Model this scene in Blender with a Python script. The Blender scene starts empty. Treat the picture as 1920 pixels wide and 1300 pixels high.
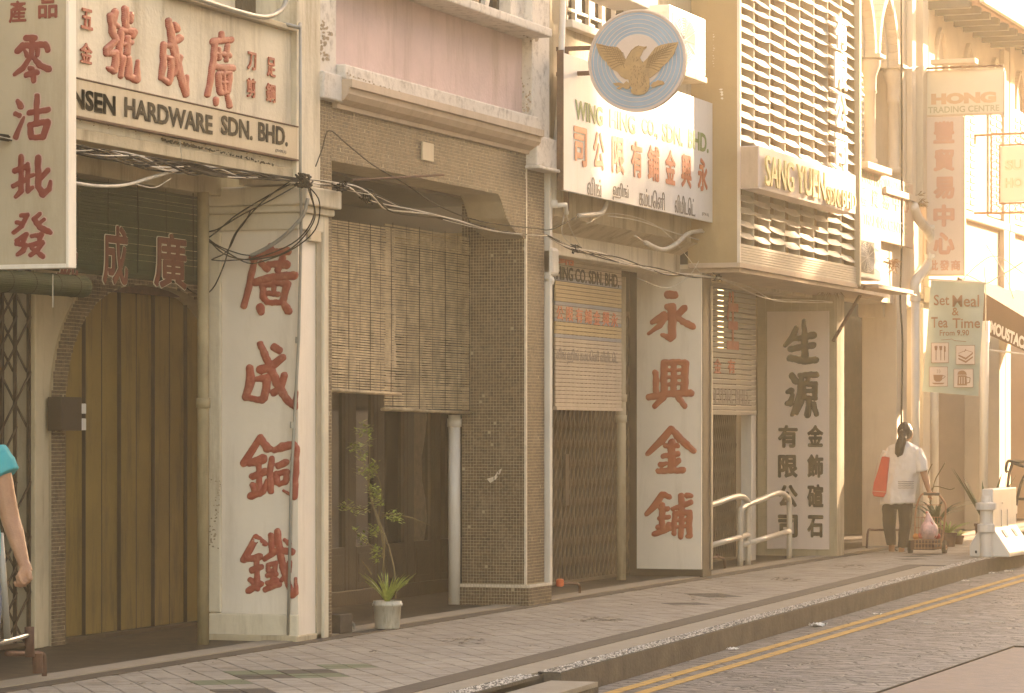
import bpy, math, random
import numpy as np
from mathutils import Vector, Matrix
random.seed(7); rng = np.random.default_rng(7)
S = bpy.context.scene
COL = S.collection
# ------------------------------------------------------------ camera
F = 6017.0; TH = math.radians(20); CY = -9.0; H = 1.45
cam = bpy.data.cameras.new('camera'); co = bpy.data.objects.new('camera', cam); COL.objects.link(co)
co.location = (0, CY, H); co.rotation_euler = (math.radians(90), 0, TH - math.radians(90))
cam.sensor_width = 36; cam.lens = 36 * F / 1920; cam.shift_y = 162 / 1920; cam.clip_start = .1; cam.clip_end = 3000
S.camera = co
# ------------------------------------------------------------ sky, sun, exposure
SUN_EL, SUN_AZ = math.radians(19), math.radians(24)      # az: from the street direction (+X) towards the street side (-Y)
w = bpy.data.worlds.new('World'); S.world = w; w.use_nodes = True
nt = w.node_tree; bg = nt.nodes['Background']
sk = nt.nodes.new('ShaderNodeTexSky'); sk.sky_type = 'NISHITA'; sk.sun_disc = False
sk.sun_elevation = SUN_EL; sk.sun_rotation = math.radians(90) + SUN_AZ; sk.dust_density = 1.0; sk.air_density = 1.0; sk.ozone_density = .6
nt.links.new(sk.outputs[0], bg.inputs[0]); bg.inputs[1].default_value = .15
sd = bpy.data.lights.new('sun', 'SUN'); sd.energy = 5; sd.angle = math.radians(.6); sd.color = (1, .9, .76)
so = bpy.data.objects.new('sun', sd); COL.objects.link(so)
tosun = Vector((math.cos(SUN_EL) * math.cos(SUN_AZ), -math.cos(SUN_EL) * math.sin(SUN_AZ), math.sin(SUN_EL)))
so.rotation_euler = tosun.to_track_quat('Z', 'Y').to_euler(); so.location = (30, -20, 20)
vs = S.view_settings; vs.view_transform = 'Standard'; vs.look = 'None'; vs.gamma = 1; vs.use_curve_mapping = False
vs.exposure = 2.52
vs.use_white_balance = True; vs.white_balance_temperature = 9600; vs.white_balance_tint = 20
S.cycles.use_denoising = True; S.cycles.max_bounces = 6; S.cycles.volume_bounces = 1; S.cycles.use_adaptive_sampling = True
S.cycles.adaptive_threshold = .02
HAZE = .0032
# ------------------------------------------------------------ geometry of the place
def gz(x): return .0034 * (x - 21)
def ray(px, py):
    a = (px - 960) / F; b = (812 - py) / F
    return (math.cos(TH) + a * math.sin(TH), math.sin(TH) - a * math.cos(TH), b)
def onY(px, py, Y):            # point of the street-parallel plane Y
    d = ray(px, py); t = (Y - CY) / d[1]; return Vector((t * d[0], Y, H + t * d[2]))
def onX(px, py, X):            # point of the cross plane X
    d = ray(px, py); t = X / d[0]; return Vector((X, CY + t * d[1], H + t * d[2]))
def fx(px, Y=0): return onY(px, 812, Y)[0]
def fy(px, X): return onX(px, 812, X)[1]
def zY(px, py, Y=0): return onY(px, py, Y)[2]
def zX(px, py, X): return onX(px, py, X)[2]
# ------------------------------------------------------------ materials
MATS = {}
def M(name, col, rough=.7, var=.12, vs_=2.5, bump=.15, bs=60, dirt=0, dcol=(.12, .08, .04), dsc=1.0, metal=0, spec=.4, streak=True, tl=0):
    m = bpy.data.materials.new(name); m.use_nodes = True; n = m.node_tree.nodes; l = m.node_tree.links
    b = n['Principled BSDF']; b.inputs['Roughness'].default_value = rough; b.inputs['Metallic'].default_value = metal
    b.inputs['Specular IOR Level'].default_value = spec
    g = n.new('ShaderNodeNewGeometry')
    t = n.new('ShaderNodeTexNoise'); t.inputs['Scale'].default_value = vs_; t.inputs['Detail'].default_value = 6; t.inputs['Roughness'].default_value = .65
    l.new(g.outputs['Position'], t.inputs['Vector'])
    r = n.new('ShaderNodeValToRGB'); r.color_ramp.elements[0].position = .3; r.color_ramp.elements[1].position = .7
    r.color_ramp.elements[0].color = (*[max(0, c * (1 - var)) for c in col], 1); r.color_ramp.elements[1].color = (*[min(.95, c * (1 + var)) for c in col], 1)
    l.new(t.outputs['Fac'], r.inputs[0]); out = r.outputs[0]
    if dirt > 0:
        mp = n.new('ShaderNodeMapping'); mp.inputs['Scale'].default_value = (5 * dsc, 5 * dsc, (.7 if streak else 5) * dsc)
        l.new(g.outputs['Position'], mp.inputs[0])
        t2 = n.new('ShaderNodeTexNoise'); t2.inputs['Scale'].default_value = 1; t2.inputs['Detail'].default_value = 9; t2.inputs['Roughness'].default_value = .72
        l.new(mp.outputs[0], t2.inputs['Vector'])
        r2 = n.new('ShaderNodeValToRGB'); r2.color_ramp.elements[0].position = .5; r2.color_ramp.elements[1].position = .72
        r2.color_ramp.elements[1].color = (dirt, dirt, dirt, 1); l.new(t2.outputs['Fac'], r2.inputs[0])
        mx = n.new('ShaderNodeMix'); mx.data_type = 'RGBA'; mx.inputs[7].default_value = (*dcol, 1)
        l.new(r2.outputs[0], mx.inputs[0]); l.new(out, mx.inputs[6]); out = mx.outputs[2]
    l.new(out, b.inputs['Base Color'])
    if bump > 0:
        t3 = n.new('ShaderNodeTexNoise'); t3.inputs['Scale'].default_value = bs; t3.inputs['Detail'].default_value = 4
        l.new(g.outputs['Position'], t3.inputs['Vector'])
        bp = n.new('ShaderNodeBump'); bp.inputs['Strength'].default_value = bump; bp.inputs['Distance'].default_value = .01
        l.new(t3.outputs['Fac'], bp.inputs['Height']); l.new(bp.outputs[0], b.inputs['Normal'])
    if tl > 0:
        b.inputs['Subsurface Weight'].default_value = 0
    MATS[name] = m; return m
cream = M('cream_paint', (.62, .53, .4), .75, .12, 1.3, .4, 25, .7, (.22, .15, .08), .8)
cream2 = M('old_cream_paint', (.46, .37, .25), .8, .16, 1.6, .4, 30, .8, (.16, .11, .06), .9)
white = M('white_paint', (.64, .58, .5), .7, .1, 1.2, .3, 30, .6, (.3, .22, .15), .8)
peel = M('peeling_white_paint', (.62, .55, .48), .8, .1, 2, .5, 22, .75, (.2, .14, .1), 2.2, streak=False)
pink = M('pink_plaster', (.6, .43, .40), .85, .12, 1.4, .4, 30, .7, (.36, .24, .18), .7)
corn = M('cornice_paint', (.5, .37, .27), .8, .08, 2, .2, 30, .35, (.2, .13, .08), 1.2)
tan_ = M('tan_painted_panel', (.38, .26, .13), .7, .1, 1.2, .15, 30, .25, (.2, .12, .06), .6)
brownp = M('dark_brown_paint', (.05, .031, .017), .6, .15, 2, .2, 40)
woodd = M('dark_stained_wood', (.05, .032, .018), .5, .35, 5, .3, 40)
shut = M('ochre_brown_steel', (.21, .13, .032), .6, .2, 1.6, .2, 30, .8, (.06, .035, .015), 1.6)
grout = M('grout', (.36, .29, .2), .9, .15, 5, .3, 80)
mos = M('mosaic_glaze', (.12, .075, .042), .5, .6, 22, 0, 60, .6, (.28, .21, .14), 1.2, spec=.3, streak=False)
mosl = M('edge_tile_glaze', (.6, .52, .42), .35, .2, 20, 0)
bamboo = M('bamboo_slat', (.38, .28, .17), .6, .4, 9, .2, 60)
gblind = M('green_painted_slat', (.016, .03, .008), .7, .35, 8, .2, 60, spec=.2)
cord = M('dark_cord', (.03, .022, .015), .8, .1)
redp = M('red_enamel', (.36, .05, .028), .45, .12, 6, .12, 50, .25, (.45, .12, .06), 3, streak=False)
redr = M('red_relief_paint', (.34, .062, .034), .55, .25, 5, .3, 40, .6, (.5, .22, .15), 4, streak=False)
redd = M('dark_red_paint', (.22, .03, .02), .5, .1, 6, .1)
halo = M('pale_pink_outline', (.52, .32, .26), .7, .1)
black = M('black_sign_paint', (.015, .012, .009), .6, .3, 20, .1, 60, .3, (.16, .12, .08), 9, streak=False, spec=.05)
charc = M('charcoal_letter_paint', (.04, .03, .018), .8, .2, 8, .1, spec=.08)
green = M('green_sign_paint', (.16, .24, .08), .6, .15, 8, .1)
greyp = M('grey_letter_paint', (.2, .17, .15), .6, .1)
signw = M('white_sign_sheet', (.7, .67, .64), .5, .05, 1.5, .05, 20, .3, (.45, .36, .28), .8)
signc = M('cream_sign_board', (.45, .36, .25), .55, .08, 1.5, .1, 30, .5, (.25, .16, .08), .7)
signc2 = M('ivory_sign_board', (.74, .64, .53), .6, .07, 1.2, .1, 30, .45, (.4, .3, .2), .7)
signp = M('pale_pink_sign_board', (.7, .57, .5), .6, .05, 1.2, .1, 30, .25, (.42, .32, .25), .8)
rust = M('rusty_steel', (.11, .05, .03), .8, .35, 8, .4, 60, .5, (.25, .1, .04), 3, streak=False)
steelg = M('grey_conduit', (.3, .28, .24), .45, .15, 5, .05, 40, .3, (.15, .1, .06), 2, metal=.3)
pvc = M('white_plastic_pipe', (.62, .57, .5), .4, .06, 3, .05, 40, .35, (.3, .2, .12), 1.5)
cabk = M('black_cable_sheath', (.018, .014, .01), .85, .3, 6, .1, spec=.15)
cabw = M('white_cable_sheath', (.5, .44, .36), .6, .15, 9, .1, 60, .4, (.2, .14, .08), 5, streak=False)
blue = M('blue_enamel', (.23, .35, .45), .5, .1, 4, .05, 40, .2, (.3, .3, .3), 2)
gold = M('gold_paint', (.42, .25, .11), .5, .18, 12, .25, 70)
golde = M('dark_gold_line', (.2, .1, .03), .6, .1)
discp = M('dull_pink_enamel', (.6, .48, .41), .6, .05)
lou = M('white_louvre_tile', (.55, .47, .37), .6, .1, 4, .15, 30, .25, (.4, .3, .2), 2)
glassm = M('dark_window_glass', (.03, .025, .02), .08, .3, 1, 0, spec=.8)
acw = M('white_ac_casing', (.68, .64, .58), .5, .04, 2, .03, 30, .3, (.4, .32, .22), 1.5)
dkgrey = M('dark_grille', (.05, .045, .04), .6, .2)
railp = M('cream_rail_paint', (.58, .5, .4), .35, .06, 4, .05, 40, .2, (.3, .2, .1), 3)
teal = M('pale_green_fabric', (.38, .45, .39), .85, .08, 3, .2, 100)
awn = M('brown_awning_canvas', (.12, .06, .035), .85, .12, 3, .2, 60)
kerbc = M('kerb_concrete', (.1, .074, .052), .9, .35, 5, .7, 40, .8, (.05, .035, .02), 2)
concl = M('pale_concrete_band', (.27, .225, .17), .85, .1, 4, .3, 50, .4, (.2, .14, .09), 1.5, streak=False)
dband = M('dark_band_tile', (.062, .044, .03), .75, .15, 5, .3, 50, .3, (.2, .15, .1), 2, streak=False)
tilem = M('grey_beige_paver', (.29, .245, .195), .75, .22, 2.2, .5, 45, .7, (.12, .085, .05), .9, streak=False)
tileg = M('green_paver', (.12, .135, .07), .7, .15, 5, .3, 45)
tiler = M('dark_paver', (.055, .042, .03), .7, .15, 5, .3, 45)
grm = M('paving_joint', (.05, .038, .026), .95, .2, 9, .3, 80)
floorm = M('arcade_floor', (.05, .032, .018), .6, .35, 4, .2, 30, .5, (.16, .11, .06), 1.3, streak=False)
yelp = M('yellow_line_paint', (.46, .25, .05), .8, .2, 9, .3, 50, .9, (.13, .1, .07), 2.2, streak=False)
skin = M('skin', (.32, .155, .085), .5, .16, 9, .25, 120, .3, (.2, .08, .05), 2.5, streak=False)
hairm = M('black_hair', (.018, .012, .009), .4, .3, 60, .4, 200)
tshirt = M('turquoise_cotton', (.01, .26, .28), .85, .08, 5, .15, 150)
jean = M('blue_denim', (.07, .085, .11), .85, .25, 25, .3, 200)
shirtm = M('white_checked_cotton', (.62, .58, .55), .8, .06, 8, .2, 60)
trous = M('black_trousers', (.011, .008, .007), .85, .2, 8, .2, 80)
bagm = M('orange_red_bag', (.5, .05, .028), .6, .12, 6, .15, 60)
leaf = M('leaf', (.27, .33, .06), .5, .3, 25, .1)
leafd = M('dark_leaf', (.05, .075, .02), .5, .3, 25, .1)
stem = M('stem', (.14, .1, .04), .7, .2)
barm = M('white_plastic', (.7, .65, .6), .35, .03, 3, .03, 30, .2, (.4, .3, .2), 2)
chrome = M('worn_chrome', (.5, .47, .42), .25, .2, 6, .05, metal=.9)
redv = M('orange_red_valve', (.6, .11, .03), .5, .1)
litter = M('crumpled_paper', (.7, .66, .6), .8, .05)
netr = M('red_net', (.5, .05, .04), .6, .1)
fruit = M('orange_fruit', (.55, .2, .04), .5, .25, 12)
roofm = M('roof_tile', (.3, .15, .09), .8, .25, 5, .3)
# road: stamped stone pattern with cracks, and aggregate kerb top
def cracks(m, base, sc, depth, w0=.02, warp=.25, dark=.45, rot=.5):
    n = m.node_tree.nodes; l = m.node_tree.links; b = n['Principled BSDF']
    g = n.new('ShaderNodeNewGeometry'); t = n.new('ShaderNodeTexNoise'); t.inputs['Scale'].default_value = 2.2; t.inputs['Detail'].default_value = 4
    l.new(g.outputs['Position'], t.inputs['Vector'])
    a = n.new('ShaderNodeMix'); a.data_type = 'RGBA'; a.blend_type = 'ADD'; a.inputs[0].default_value = warp
    l.new(g.outputs['Position'], a.inputs[6]); l.new(t.outputs['Color'], a.inputs[7])
    mp = n.new('ShaderNodeMapping'); mp.inputs['Scale'].default_value = base; mp.inputs['Rotation'].default_value = (0, 0, rot); l.new(a.outputs[2], mp.inputs[0])
    v = n.new('ShaderNodeTexVoronoi'); v.feature = 'DISTANCE_TO_EDGE'; v.inputs['Scale'].default_value = sc; l.new(mp.outputs[0], v.inputs['Vector'])
    r = n.new('ShaderNodeValToRGB'); r.color_ramp.elements[0].position = 0; r.color_ramp.elements[0].color = (dark, dark, dark, 1)
    r.color_ramp.elements[1].position = w0; r.color_ramp.elements[1].color = (1, 1, 1, 1); l.new(v.outputs['Distance'], r.inputs[0])
    src = b.inputs['Base Color'].links[0].from_socket
    mx = n.new('ShaderNodeMix'); mx.data_type = 'RGBA'; mx.blend_type = 'MULTIPLY'; mx.inputs[0].default_value = 1
    l.new(src, mx.inputs[6]); l.new(r.outputs[0], mx.inputs[7]); l.new(mx.outputs[2], b.inputs['Base Color'])
    bp = n.new('ShaderNodeBump'); bp.inputs['Strength'].default_value = .8; bp.inputs['Distance'].default_value = depth
    l.new(r.outputs[0], bp.inputs['Height'])
    if b.inputs['Normal'].links: l.new(b.inputs['Normal'].links[0].from_socket, bp.inputs['Normal'])
    l.new(bp.outputs[0], b.inputs['Normal'])
roadm = M('stamped_asphalt', (.11, .094, .082), .55, .5, 2.2, .9, 16, .8, (.07, .05, .035), .8, streak=False)
cracks(roadm, (.8, 1.3, 1), .9, .012, .012, .9, .4); cracks(roadm, (2.4, 1.0, 1), 3.6, .02, .09, .35, .3, .1)
roadr = M('reddish_road_paving', (.15, .09, .062), .6, .2, 6, .5, 14, .3, (.12, .07, .05), 1, streak=False)
agg = M('exposed_aggregate', (.045, .035, .027), .7, .5, 30, .8, 50)
pebm = M('pale_pebble', (.45, .39, .33), .5, .8, 40, 0)
# ------------------------------------------------------------ mesh helpers
class MB:
    def __init__(s): s.v = []; s.f = []
    def add(s, vs_, fs):
        o = len(s.v); s.v += [tuple(p) for p in vs_]; s.f += [tuple(i + o for i in f) for f in fs]; return s
    def box(s, x0, x1, y0, y1, z0, z1):
        if x1 < x0: x0, x1 = x1, x0
        if y1 < y0: y0, y1 = y1, y0
        if z1 < z0: z0, z1 = z1, z0
        return s.add([(x0, y0, z0), (x1, y0, z0), (x1, y1, z0), (x0, y1, z0), (x0, y0, z1), (x1, y0, z1), (x1, y1, z1), (x0, y1, z1)],
                     [(0, 3, 2, 1), (4, 5, 6, 7), (0, 1, 5, 4), (1, 2, 6, 5), (2, 3, 7, 6), (3, 0, 4, 7)])
    def obox(s, c, ax, hx, ay, hy, az, hz):      # oriented box
        c = Vector(c); ax = Vector(ax).normalized() * hx; ay = Vector(ay).normalized() * hy; az = Vector(az).normalized() * hz
        P = [c + i * ax + j * ay + k * az for k in (-1, 1) for i, j in ((-1, -1), (1, -1), (1, 1), (-1, 1))]
        return s.add(P, [(0, 3, 2, 1), (4, 5, 6, 7), (0, 1, 5, 4), (1, 2, 6, 5), (2, 3, 7, 6), (3, 0, 4, 7)])
    def prism(s, pts, off):                       # polygon of 3D points pushed by off
        n = len(pts); off = Vector(off); A = [Vector(p) for p in pts]; B = [p + off for p in A]
        return s.add(A + B, [tuple(range(n))[::-1], tuple(range(n, 2 * n))] + [(i, (i + 1) % n, (i + 1) % n + n, i + n) for i in range(n)])
    def tube(s, pts, r, n=8, cap=True):
        pts = [Vector(p) for p in pts]; k = len(pts); rs = r if hasattr(r, '__len__') else [r] * k
        prev = None; V = []
        for i in range(k):
            t = (pts[min(i + 1, k - 1)] - pts[max(i - 1, 0)]).normalized()
            if prev is None:
                a = t.cross(Vector((0, 0, 1)) if abs(t.z) < .9 else Vector((1, 0, 0))).normalized()
            else: a = (prev - t * prev.dot(t)).normalized()
            prev = a; b = t.cross(a)
            for j in range(n):
                q = 2 * math.pi * j / n; V.append(pts[i] + (a * math.cos(q) + b * math.sin(q)) * rs[i])
        Fs = [(i * n + j, i * n + (j + 1) % n, (i + 1) * n + (j + 1) % n, (i + 1) * n + j) for i in range(k - 1) for j in range(n)]
        if cap: Fs += [tuple(range(n))[::-1], tuple(range((k - 1) * n, k * n))]
        return s.add(V, Fs)
    def ell(s, c, rx, ry, rz, n=14, m=9):
        V = []; 
        for i in range(m + 1):
            a = math.pi * i / m
            for j in range(n):
                b = 2 * math.pi * j / n; V.append((c[0] + rx * math.sin(a) * math.cos(b), c[1] + ry * math.sin(a) * math.sin(b), c[2] + rz * math.cos(a)))
        return s.add(V, [(i * n + j, i * n + (j + 1) % n, (i + 1) * n + (j + 1) % n, (i + 1) * n + j) for i in range(m) for j in range(n)])
    def lathe(s, c, prof, n=24):                  # prof: (r, z) up the axis
        V = [(c[0] + r * math.cos(2 * math.pi * j / n), c[1] + r * math.sin(2 * math.pi * j / n), c[2] + z) for r, z in prof for j in range(n)]
        k = len(prof); return s.add(V, [(i * n + j, i * n + (j + 1) % n, (i + 1) * n + (j + 1) % n, (i + 1) * n + j) for i in range(k - 1) for j in range(n)] + [tuple(range(n))[::-1], tuple(range((k - 1) * n, k * n))])
    def loft(s, rings, cap=True):
        n = len(rings[0]); k = len(rings); V = [p for r in rings for p in r]
        Fs = [(i * n + j, i * n + (j + 1) % n, (i + 1) * n + (j + 1) % n, (i + 1) * n + j) for i in range(k - 1) for j in range(n)]
        if cap: Fs += [tuple(range(n))[::-1], tuple(range((k - 1) * n, k * n))]
        return s.add(V, Fs)
    def build(s, name, mat, parent=None, smooth=False, bevel=0, loc=None, kind=None):
        base = Vector(parent['_w']) if parent is not None else (Vector(loc) if loc is not None else Vector((0, 0, 0)))
        if parent is not None and loc is not None: base = Vector(loc)
        me = bpy.data.meshes.new(name); me.from_pydata([tuple(Vector(p) - base) for p in s.v], [], s.f); me.update()
        me.materials.append(mat)
        if smooth: me.polygons.foreach_set('use_smooth', [True] * len(me.polygons))
        o = bpy.data.objects.new(name, me); COL.objects.link(o)
        if parent is not None:
            o.parent = parent; o.location = base - Vector(parent['_w'])
        else: o.location = base
        o['_w'] = tuple(base)
        if bevel:
            b = o.modifiers.new('bevel', 'BEVEL'); b.width = bevel; b.segments = 2; b.limit_method = 'ANGLE'
        if kind: o['kind'] = kind
        return o
def B(name, mat, parent, *a, bevel=0, **k): return MB().box(*a).build(name, mat, parent, bevel=bevel, **k)
def thing(name, label, cat, loc, group=None):
    o = bpy.data.objects.new(name, None); COL.objects.link(o); o.location = loc; o.empty_display_size = .2
    o['_w'] = tuple(loc); o['label'] = label; o['category'] = cat
    if group: o['group'] = group
    return o
def tag(o, label, cat, group=None):
    o['label'] = label; o['category'] = cat
    if group: o['group'] = group
    return o
def struct(o): o['kind'] = 'structure'; return o
def bake(o):                                       # apply modifiers of a loose object, no operators
    dg = bpy.context.evaluated_depsgraph_get(); dg.update()
    me = bpy.data.meshes.new_from_object(o.evaluated_get(dg)); return me
# planes: ('X', x) faces the camera end of the street, ('Y', y) faces the street
def onG(px, py, dz):
    d = ray(px, py); t = (dz - .0714 - H) / (d[2] - .0034 * d[0]); return Vector((t * d[0], CY + t * d[1], H + t * d[2]))
def pt(pl, px, py): return onX(px, py, pl[1]) if pl[0] == 'X' else onG(px, py, pl[1]) if pl[0] == 'Z' else onY(px, py, pl[1])
def basis(pl):
    if pl[0] == 'Z': return (Vector((0, -1, 0)), Vector((1, 0, 0)), Vector((0, 0, 1)))
    return (Vector((0, -1, 0)), Vector((0, 0, 1)), Vector((-1, 0, 0))) if pl[0] == 'X' else (Vector((1, 0, 0)), Vector((0, 0, 1)), Vector((0, -1, 0)))
def text(body, tl, br, pl, mat, parent, name='lettering', ext=.001, off=0.0, lift=.002, shear=0, keep=False, res=3):
    cjk = any(0x2e80 < ord(c) < 0x9fff for c in body) and off > 0
    c = bpy.data.curves.new('t', 'FONT'); c.body = body; c.extrude = ext; c.offset = 0 if cjk else off; c.resolution_u = res; c.shear = shear
    o = bpy.data.objects.new('t', c); COL.objects.link(o); me = bake(o); bpy.data.objects.remove(o)
    n = len(me.vertices); a = np.zeros(n * 3); me.vertices.foreach_get('co', a); a = a.reshape(-1, 3)
    A = pt(pl, *tl); D = pt(pl, br[0], br[1]); u, v, nn = basis(pl)
    W = (D - A).dot(u); Hh = pt(pl, tl[0], br[1]) - A; hgt = -Hh.dot(v)
    if cjk:                                      # heavier strokes: the glyph laid down several times, slightly shifted
        fs = [tuple(p.vertices) for p in me.polygons]; P_ = []; Q = []
        for k in range(9):
            r = 0 if k == 8 else off * 1.15; q = a.copy(); q[:, 0] += r * math.cos(k * math.pi / 4) ; q[:, 1] += r * math.sin(k * math.pi / 4); q[:, 2] += k * .00022
            Q.append(q); P_ += [tuple(i + k * n for i in f) for f in fs]
        a = np.concatenate(Q); me = bpy.data.meshes.new(name); me.from_pydata(a.tolist(), [], P_)
    lo = a.min(0); hi = a.max(0)
    if keep: W = hgt * (hi[0] - lo[0]) / (hi[1] - lo[1])
    base = Vector(parent['_w']); org = A - v * hgt
    X = (a[:, 0] - lo[0]) / (hi[0] - lo[0]) * W; Y = (a[:, 1] - lo[1]) / (hi[1] - lo[1]) * hgt; Z = (a[:, 2] - lo[2]) + lift
    P = np.array(org - base)[None] + X[:, None] * np.array(u)[None] + Y[:, None] * np.array(v)[None] + Z[:, None] * np.array(nn)[None]
    me.vertices.foreach_set('co', P.ravel()); me.update(); me.materials.clear(); me.materials.append(mat)
    o = bpy.data.objects.new(name, me); COL.objects.link(o); o.parent = parent; o['_w'] = tuple(base); return o
def strokes(paths, org, sc, pl, mat, parent, relief=.01, lift=.002, name='character', grow=1.0, step=1.1, box=None, flat=False):
    """brush strokes (polylines of x, y, half width) joined to one smooth-edged raised shape"""
    P = [[((x) / sc + org[0], (y) / sc + org[1], r / sc + grow) for x, y, r in p] for p in paths]
    if box:
        xs = [q[0] for p in P for q in p]; ys = [q[1] for p in P for q in p]
        x0, x1, y0, y1 = min(xs), max(xs), min(ys), max(ys); k = ((box[2] - box[0]) / (x1 - x0), (box[3] - box[1]) / (y1 - y0))
        P = [[(box[0] + (x - x0) * k[0], box[1] + (y - y0) * k[1], r * min(k)) for x, y, r in p] for p in P]
    xs = [q[0] for p in P for q in p]; ys = [q[1] for p in P for q in p]; R = max(q[2] for p in P for q in p) + 1.5
    x0, x1, y0, y1 = min(xs) - R, max(xs) + R, min(ys) - R, max(ys) + R
    nx = int((x1 - x0) / step) + 2; ny = int((y1 - y0) / step) + 2
    gx, gy = np.meshgrid(np.linspace(x0, x1, nx), np.linspace(y0, y1, ny), indexing='ij'); sdf = np.full(gx.shape, 1e3)
    for p in P:
        q = p if len(p) > 1 else [p[0], (p[0][0] + .1, p[0][1], p[0][2])]
        for (ax, ay, ar), (bx, by, br_) in zip(q[:-1], q[1:]):
            dx, dy = bx - ax, by - ay; L = dx * dx + dy * dy + 1e-9
            t = np.clip(((gx - ax) * dx + (gy - ay) * dy) / L, 0, 1); wob = np.sin(gx * .55 + gy * .33) * .3 + np.sin(gx * 1.3 - gy * 1.7 + 2) * .22 + np.sin(gx * .21 + gy * .17 + 1) * .45
            d = np.hypot(gx - ax - t * dx, gy - ay - t * dy) - (ar + (br_ - ar) * t) + wob * min(1, ar / 4)
            h = np.clip(.5 + .5 * (sdf - d) / 1.0, 0, 1); sdf = sdf * (1 - h) + d * h - 1.0 * h * (1 - h)
    if not (sdf < 0).any(): sdf = sdf - sdf.min() - .3
    nn = basis(pl)[2]
    rr = max(1e-6, np.percentile(-sdf[sdf < 0], 85)); verts = []; faces = []; key = {}
    def P3(x, y, s):
        hgt = 0 if flat else relief * math.sqrt(max(0, 1 - (1 - min(1, max(0, -s) / rr)) ** 2))
        return pt(pl, x, y) + nn * (lift + hgt)
    def corner(i, j):
        k = (i, j)
        if k not in key: key[k] = len(verts); verts.append(P3(gx[i, j], gy[i, j], sdf[i, j]))
        return key[k]
    def cut(i, j, k, l):
        kk = ((i, j), (k, l)) if (i, j) < (k, l) else ((k, l), (i, j))
        if kk not in key:
            a, b = sdf[i, j], sdf[k, l]; t = a / (a - b); key[kk] = len(verts)
            verts.append(P3(gx[i, j] + t * (gx[k, l] - gx[i, j]), gy[i, j] + t * (gy[k, l] - gy[i, j]), 0))
        return key[kk]
    ins = sdf < 0; anyc = ins[:-1, :-1] | ins[1:, :-1] | ins[:-1, 1:] | ins[1:, 1:]
    for i, j in zip(*np.nonzero(anyc)):
        cs = [(i, j), (i, j + 1), (i + 1, j + 1), (i + 1, j)]; poly = []
        for a in range(4):
            c0, c1 = cs[a], cs[(a + 1) % 4]
            if ins[c0]: poly.append(corner(*c0))
            if ins[c0] != ins[c1]: poly.append(cut(*c0, *c1))
        if len(poly) > 2: faces.append(tuple(poly))
    mb = MB(); mb.v = verts; mb.f = faces
    return mb.build(name, mat, parent, smooth=True)
def mosaic(pl, a0, a1, z0, z1, n_out, pitch, parent, mat=mos, name='mosaic_tiles', mask=None, gap=.11):
    """little glazed squares standing proud of their grout; a = X on a street plane, Y on a cross plane"""
    na = max(1, round(abs(a1 - a0) / pitch)); nz = max(1, round((z1 - z0) / pitch)); pa = (a1 - a0) / na; pz = (z1 - z0) / nz
    V = []; Fc = []; k = pl[1]; sg = -1
    for i in range(na):
        for j in range(nz):
            ca = a0 + (i + .5 + random.uniform(-.04, .04)) * pa; cz = z0 + (j + .5 + random.uniform(-.04, .04)) * pz
            if mask and not mask(ca, cz): continue
            if random.random() < .006: continue
            h = .003 + random.random() * .0012; e = pitch * gap / 2; ta = random.uniform(-.0006, .0006)
            ha = abs(pa) / 2 - e; hz = pz / 2 - e; o = len(V)
            for (da, dz) in ((-1, -1), (1, -1), (1, 1), (-1, 1)):
                for q, sh in ((0, 1), (1, .86)):
                    aa = ca + da * ha * sh; zz = cz + dz * hz * sh; nn_ = k + sg * (h + da * ta if q else 0)
                    V.append((nn_, aa, zz) if pl[0] == 'X' else (aa, nn_, zz))
            Fc.append((o + 1, o + 3, o + 5, o + 7))
            for q in range(4):
                r = (q + 1) % 4; Fc.append((o + 2 * q, o + 2 * r, o + 2 * r + 1, o + 2 * q + 1))
    mb = MB(); mb.v = V; mb.f = Fc; return mb.build(name, mat, parent, kind='stuff')
def catenary(a, b, sag, n=14, jit=0):
    a = Vector(a); b = Vector(b); return [a.lerp(b, t / n) - Vector((0, 0, sag * 4 * (t / n) * (1 - t / n))) + Vector((0, random.uniform(-jit, jit), random.uniform(-jit, jit))) * (0 < t < n) for t in range(n + 1)]
def smoothpath(pts, n=6):
    P = [Vector(p) for p in pts]; Q = [P[0] * 2 - P[1]] + P + [P[-1] * 2 - P[-2]]; out = []
    for i in range(1, len(Q) - 2):
        for t in range(n):
            t /= n; a, b, c, d = Q[i - 1], Q[i], Q[i + 1], Q[i + 2]
            out.append(.5 * ((2 * b) + (c - a) * t + (2 * a - 5 * b + 4 * c - d) * t * t + (3 * b - a - 3 * c + d) * t ** 3))
    return out + [P[-1]]
# ============================================================ GROUND
def strip(name, mat, ya, yb, dz, x0, x1, th, step=2.0, parent=None, bottom=True):
    """a slab along the street between ya(x) and yb(x)"""
    mb = MB(); n = max(1, int((x1 - x0) / step)); xs = [x0 + (x1 - x0) * i / n for i in range(n + 1)]
    A = ya if callable(ya) else (lambda x: ya); Bf = yb if callable(yb) else (lambda x: yb)
    R = [[(x, A(x), gz(x) + dz), (x, Bf(x), gz(x) + dz), (x, Bf(x), gz(x) + dz - th), (x, A(x), gz(x) + dz - th)] for x in xs]
    mb.loft(R); return mb.build(name, mat, parent)
def ky(x):
    if x < 35: return -2.5 + .05 * (x - 20.5)
    return -1.775 - .02 * (x - 35)
struct(strip('ground', grm, -400, 400, -.22, -150, 900, .5, 50))
road = struct(strip('road', roadm, lambda x: -10.6, lambda x: ky(x) - .02, -.15, -6, 120, .06, 2))
struct(strip('opposite_pavement', concl, -30, -10.6, 0, -6, 120, .2, 4))
rp = strip('paved_patch', roadr, -10, lambda x: -4.35 + .0 * x, -.146, 14, 23.6, .003, 2, road)
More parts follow.
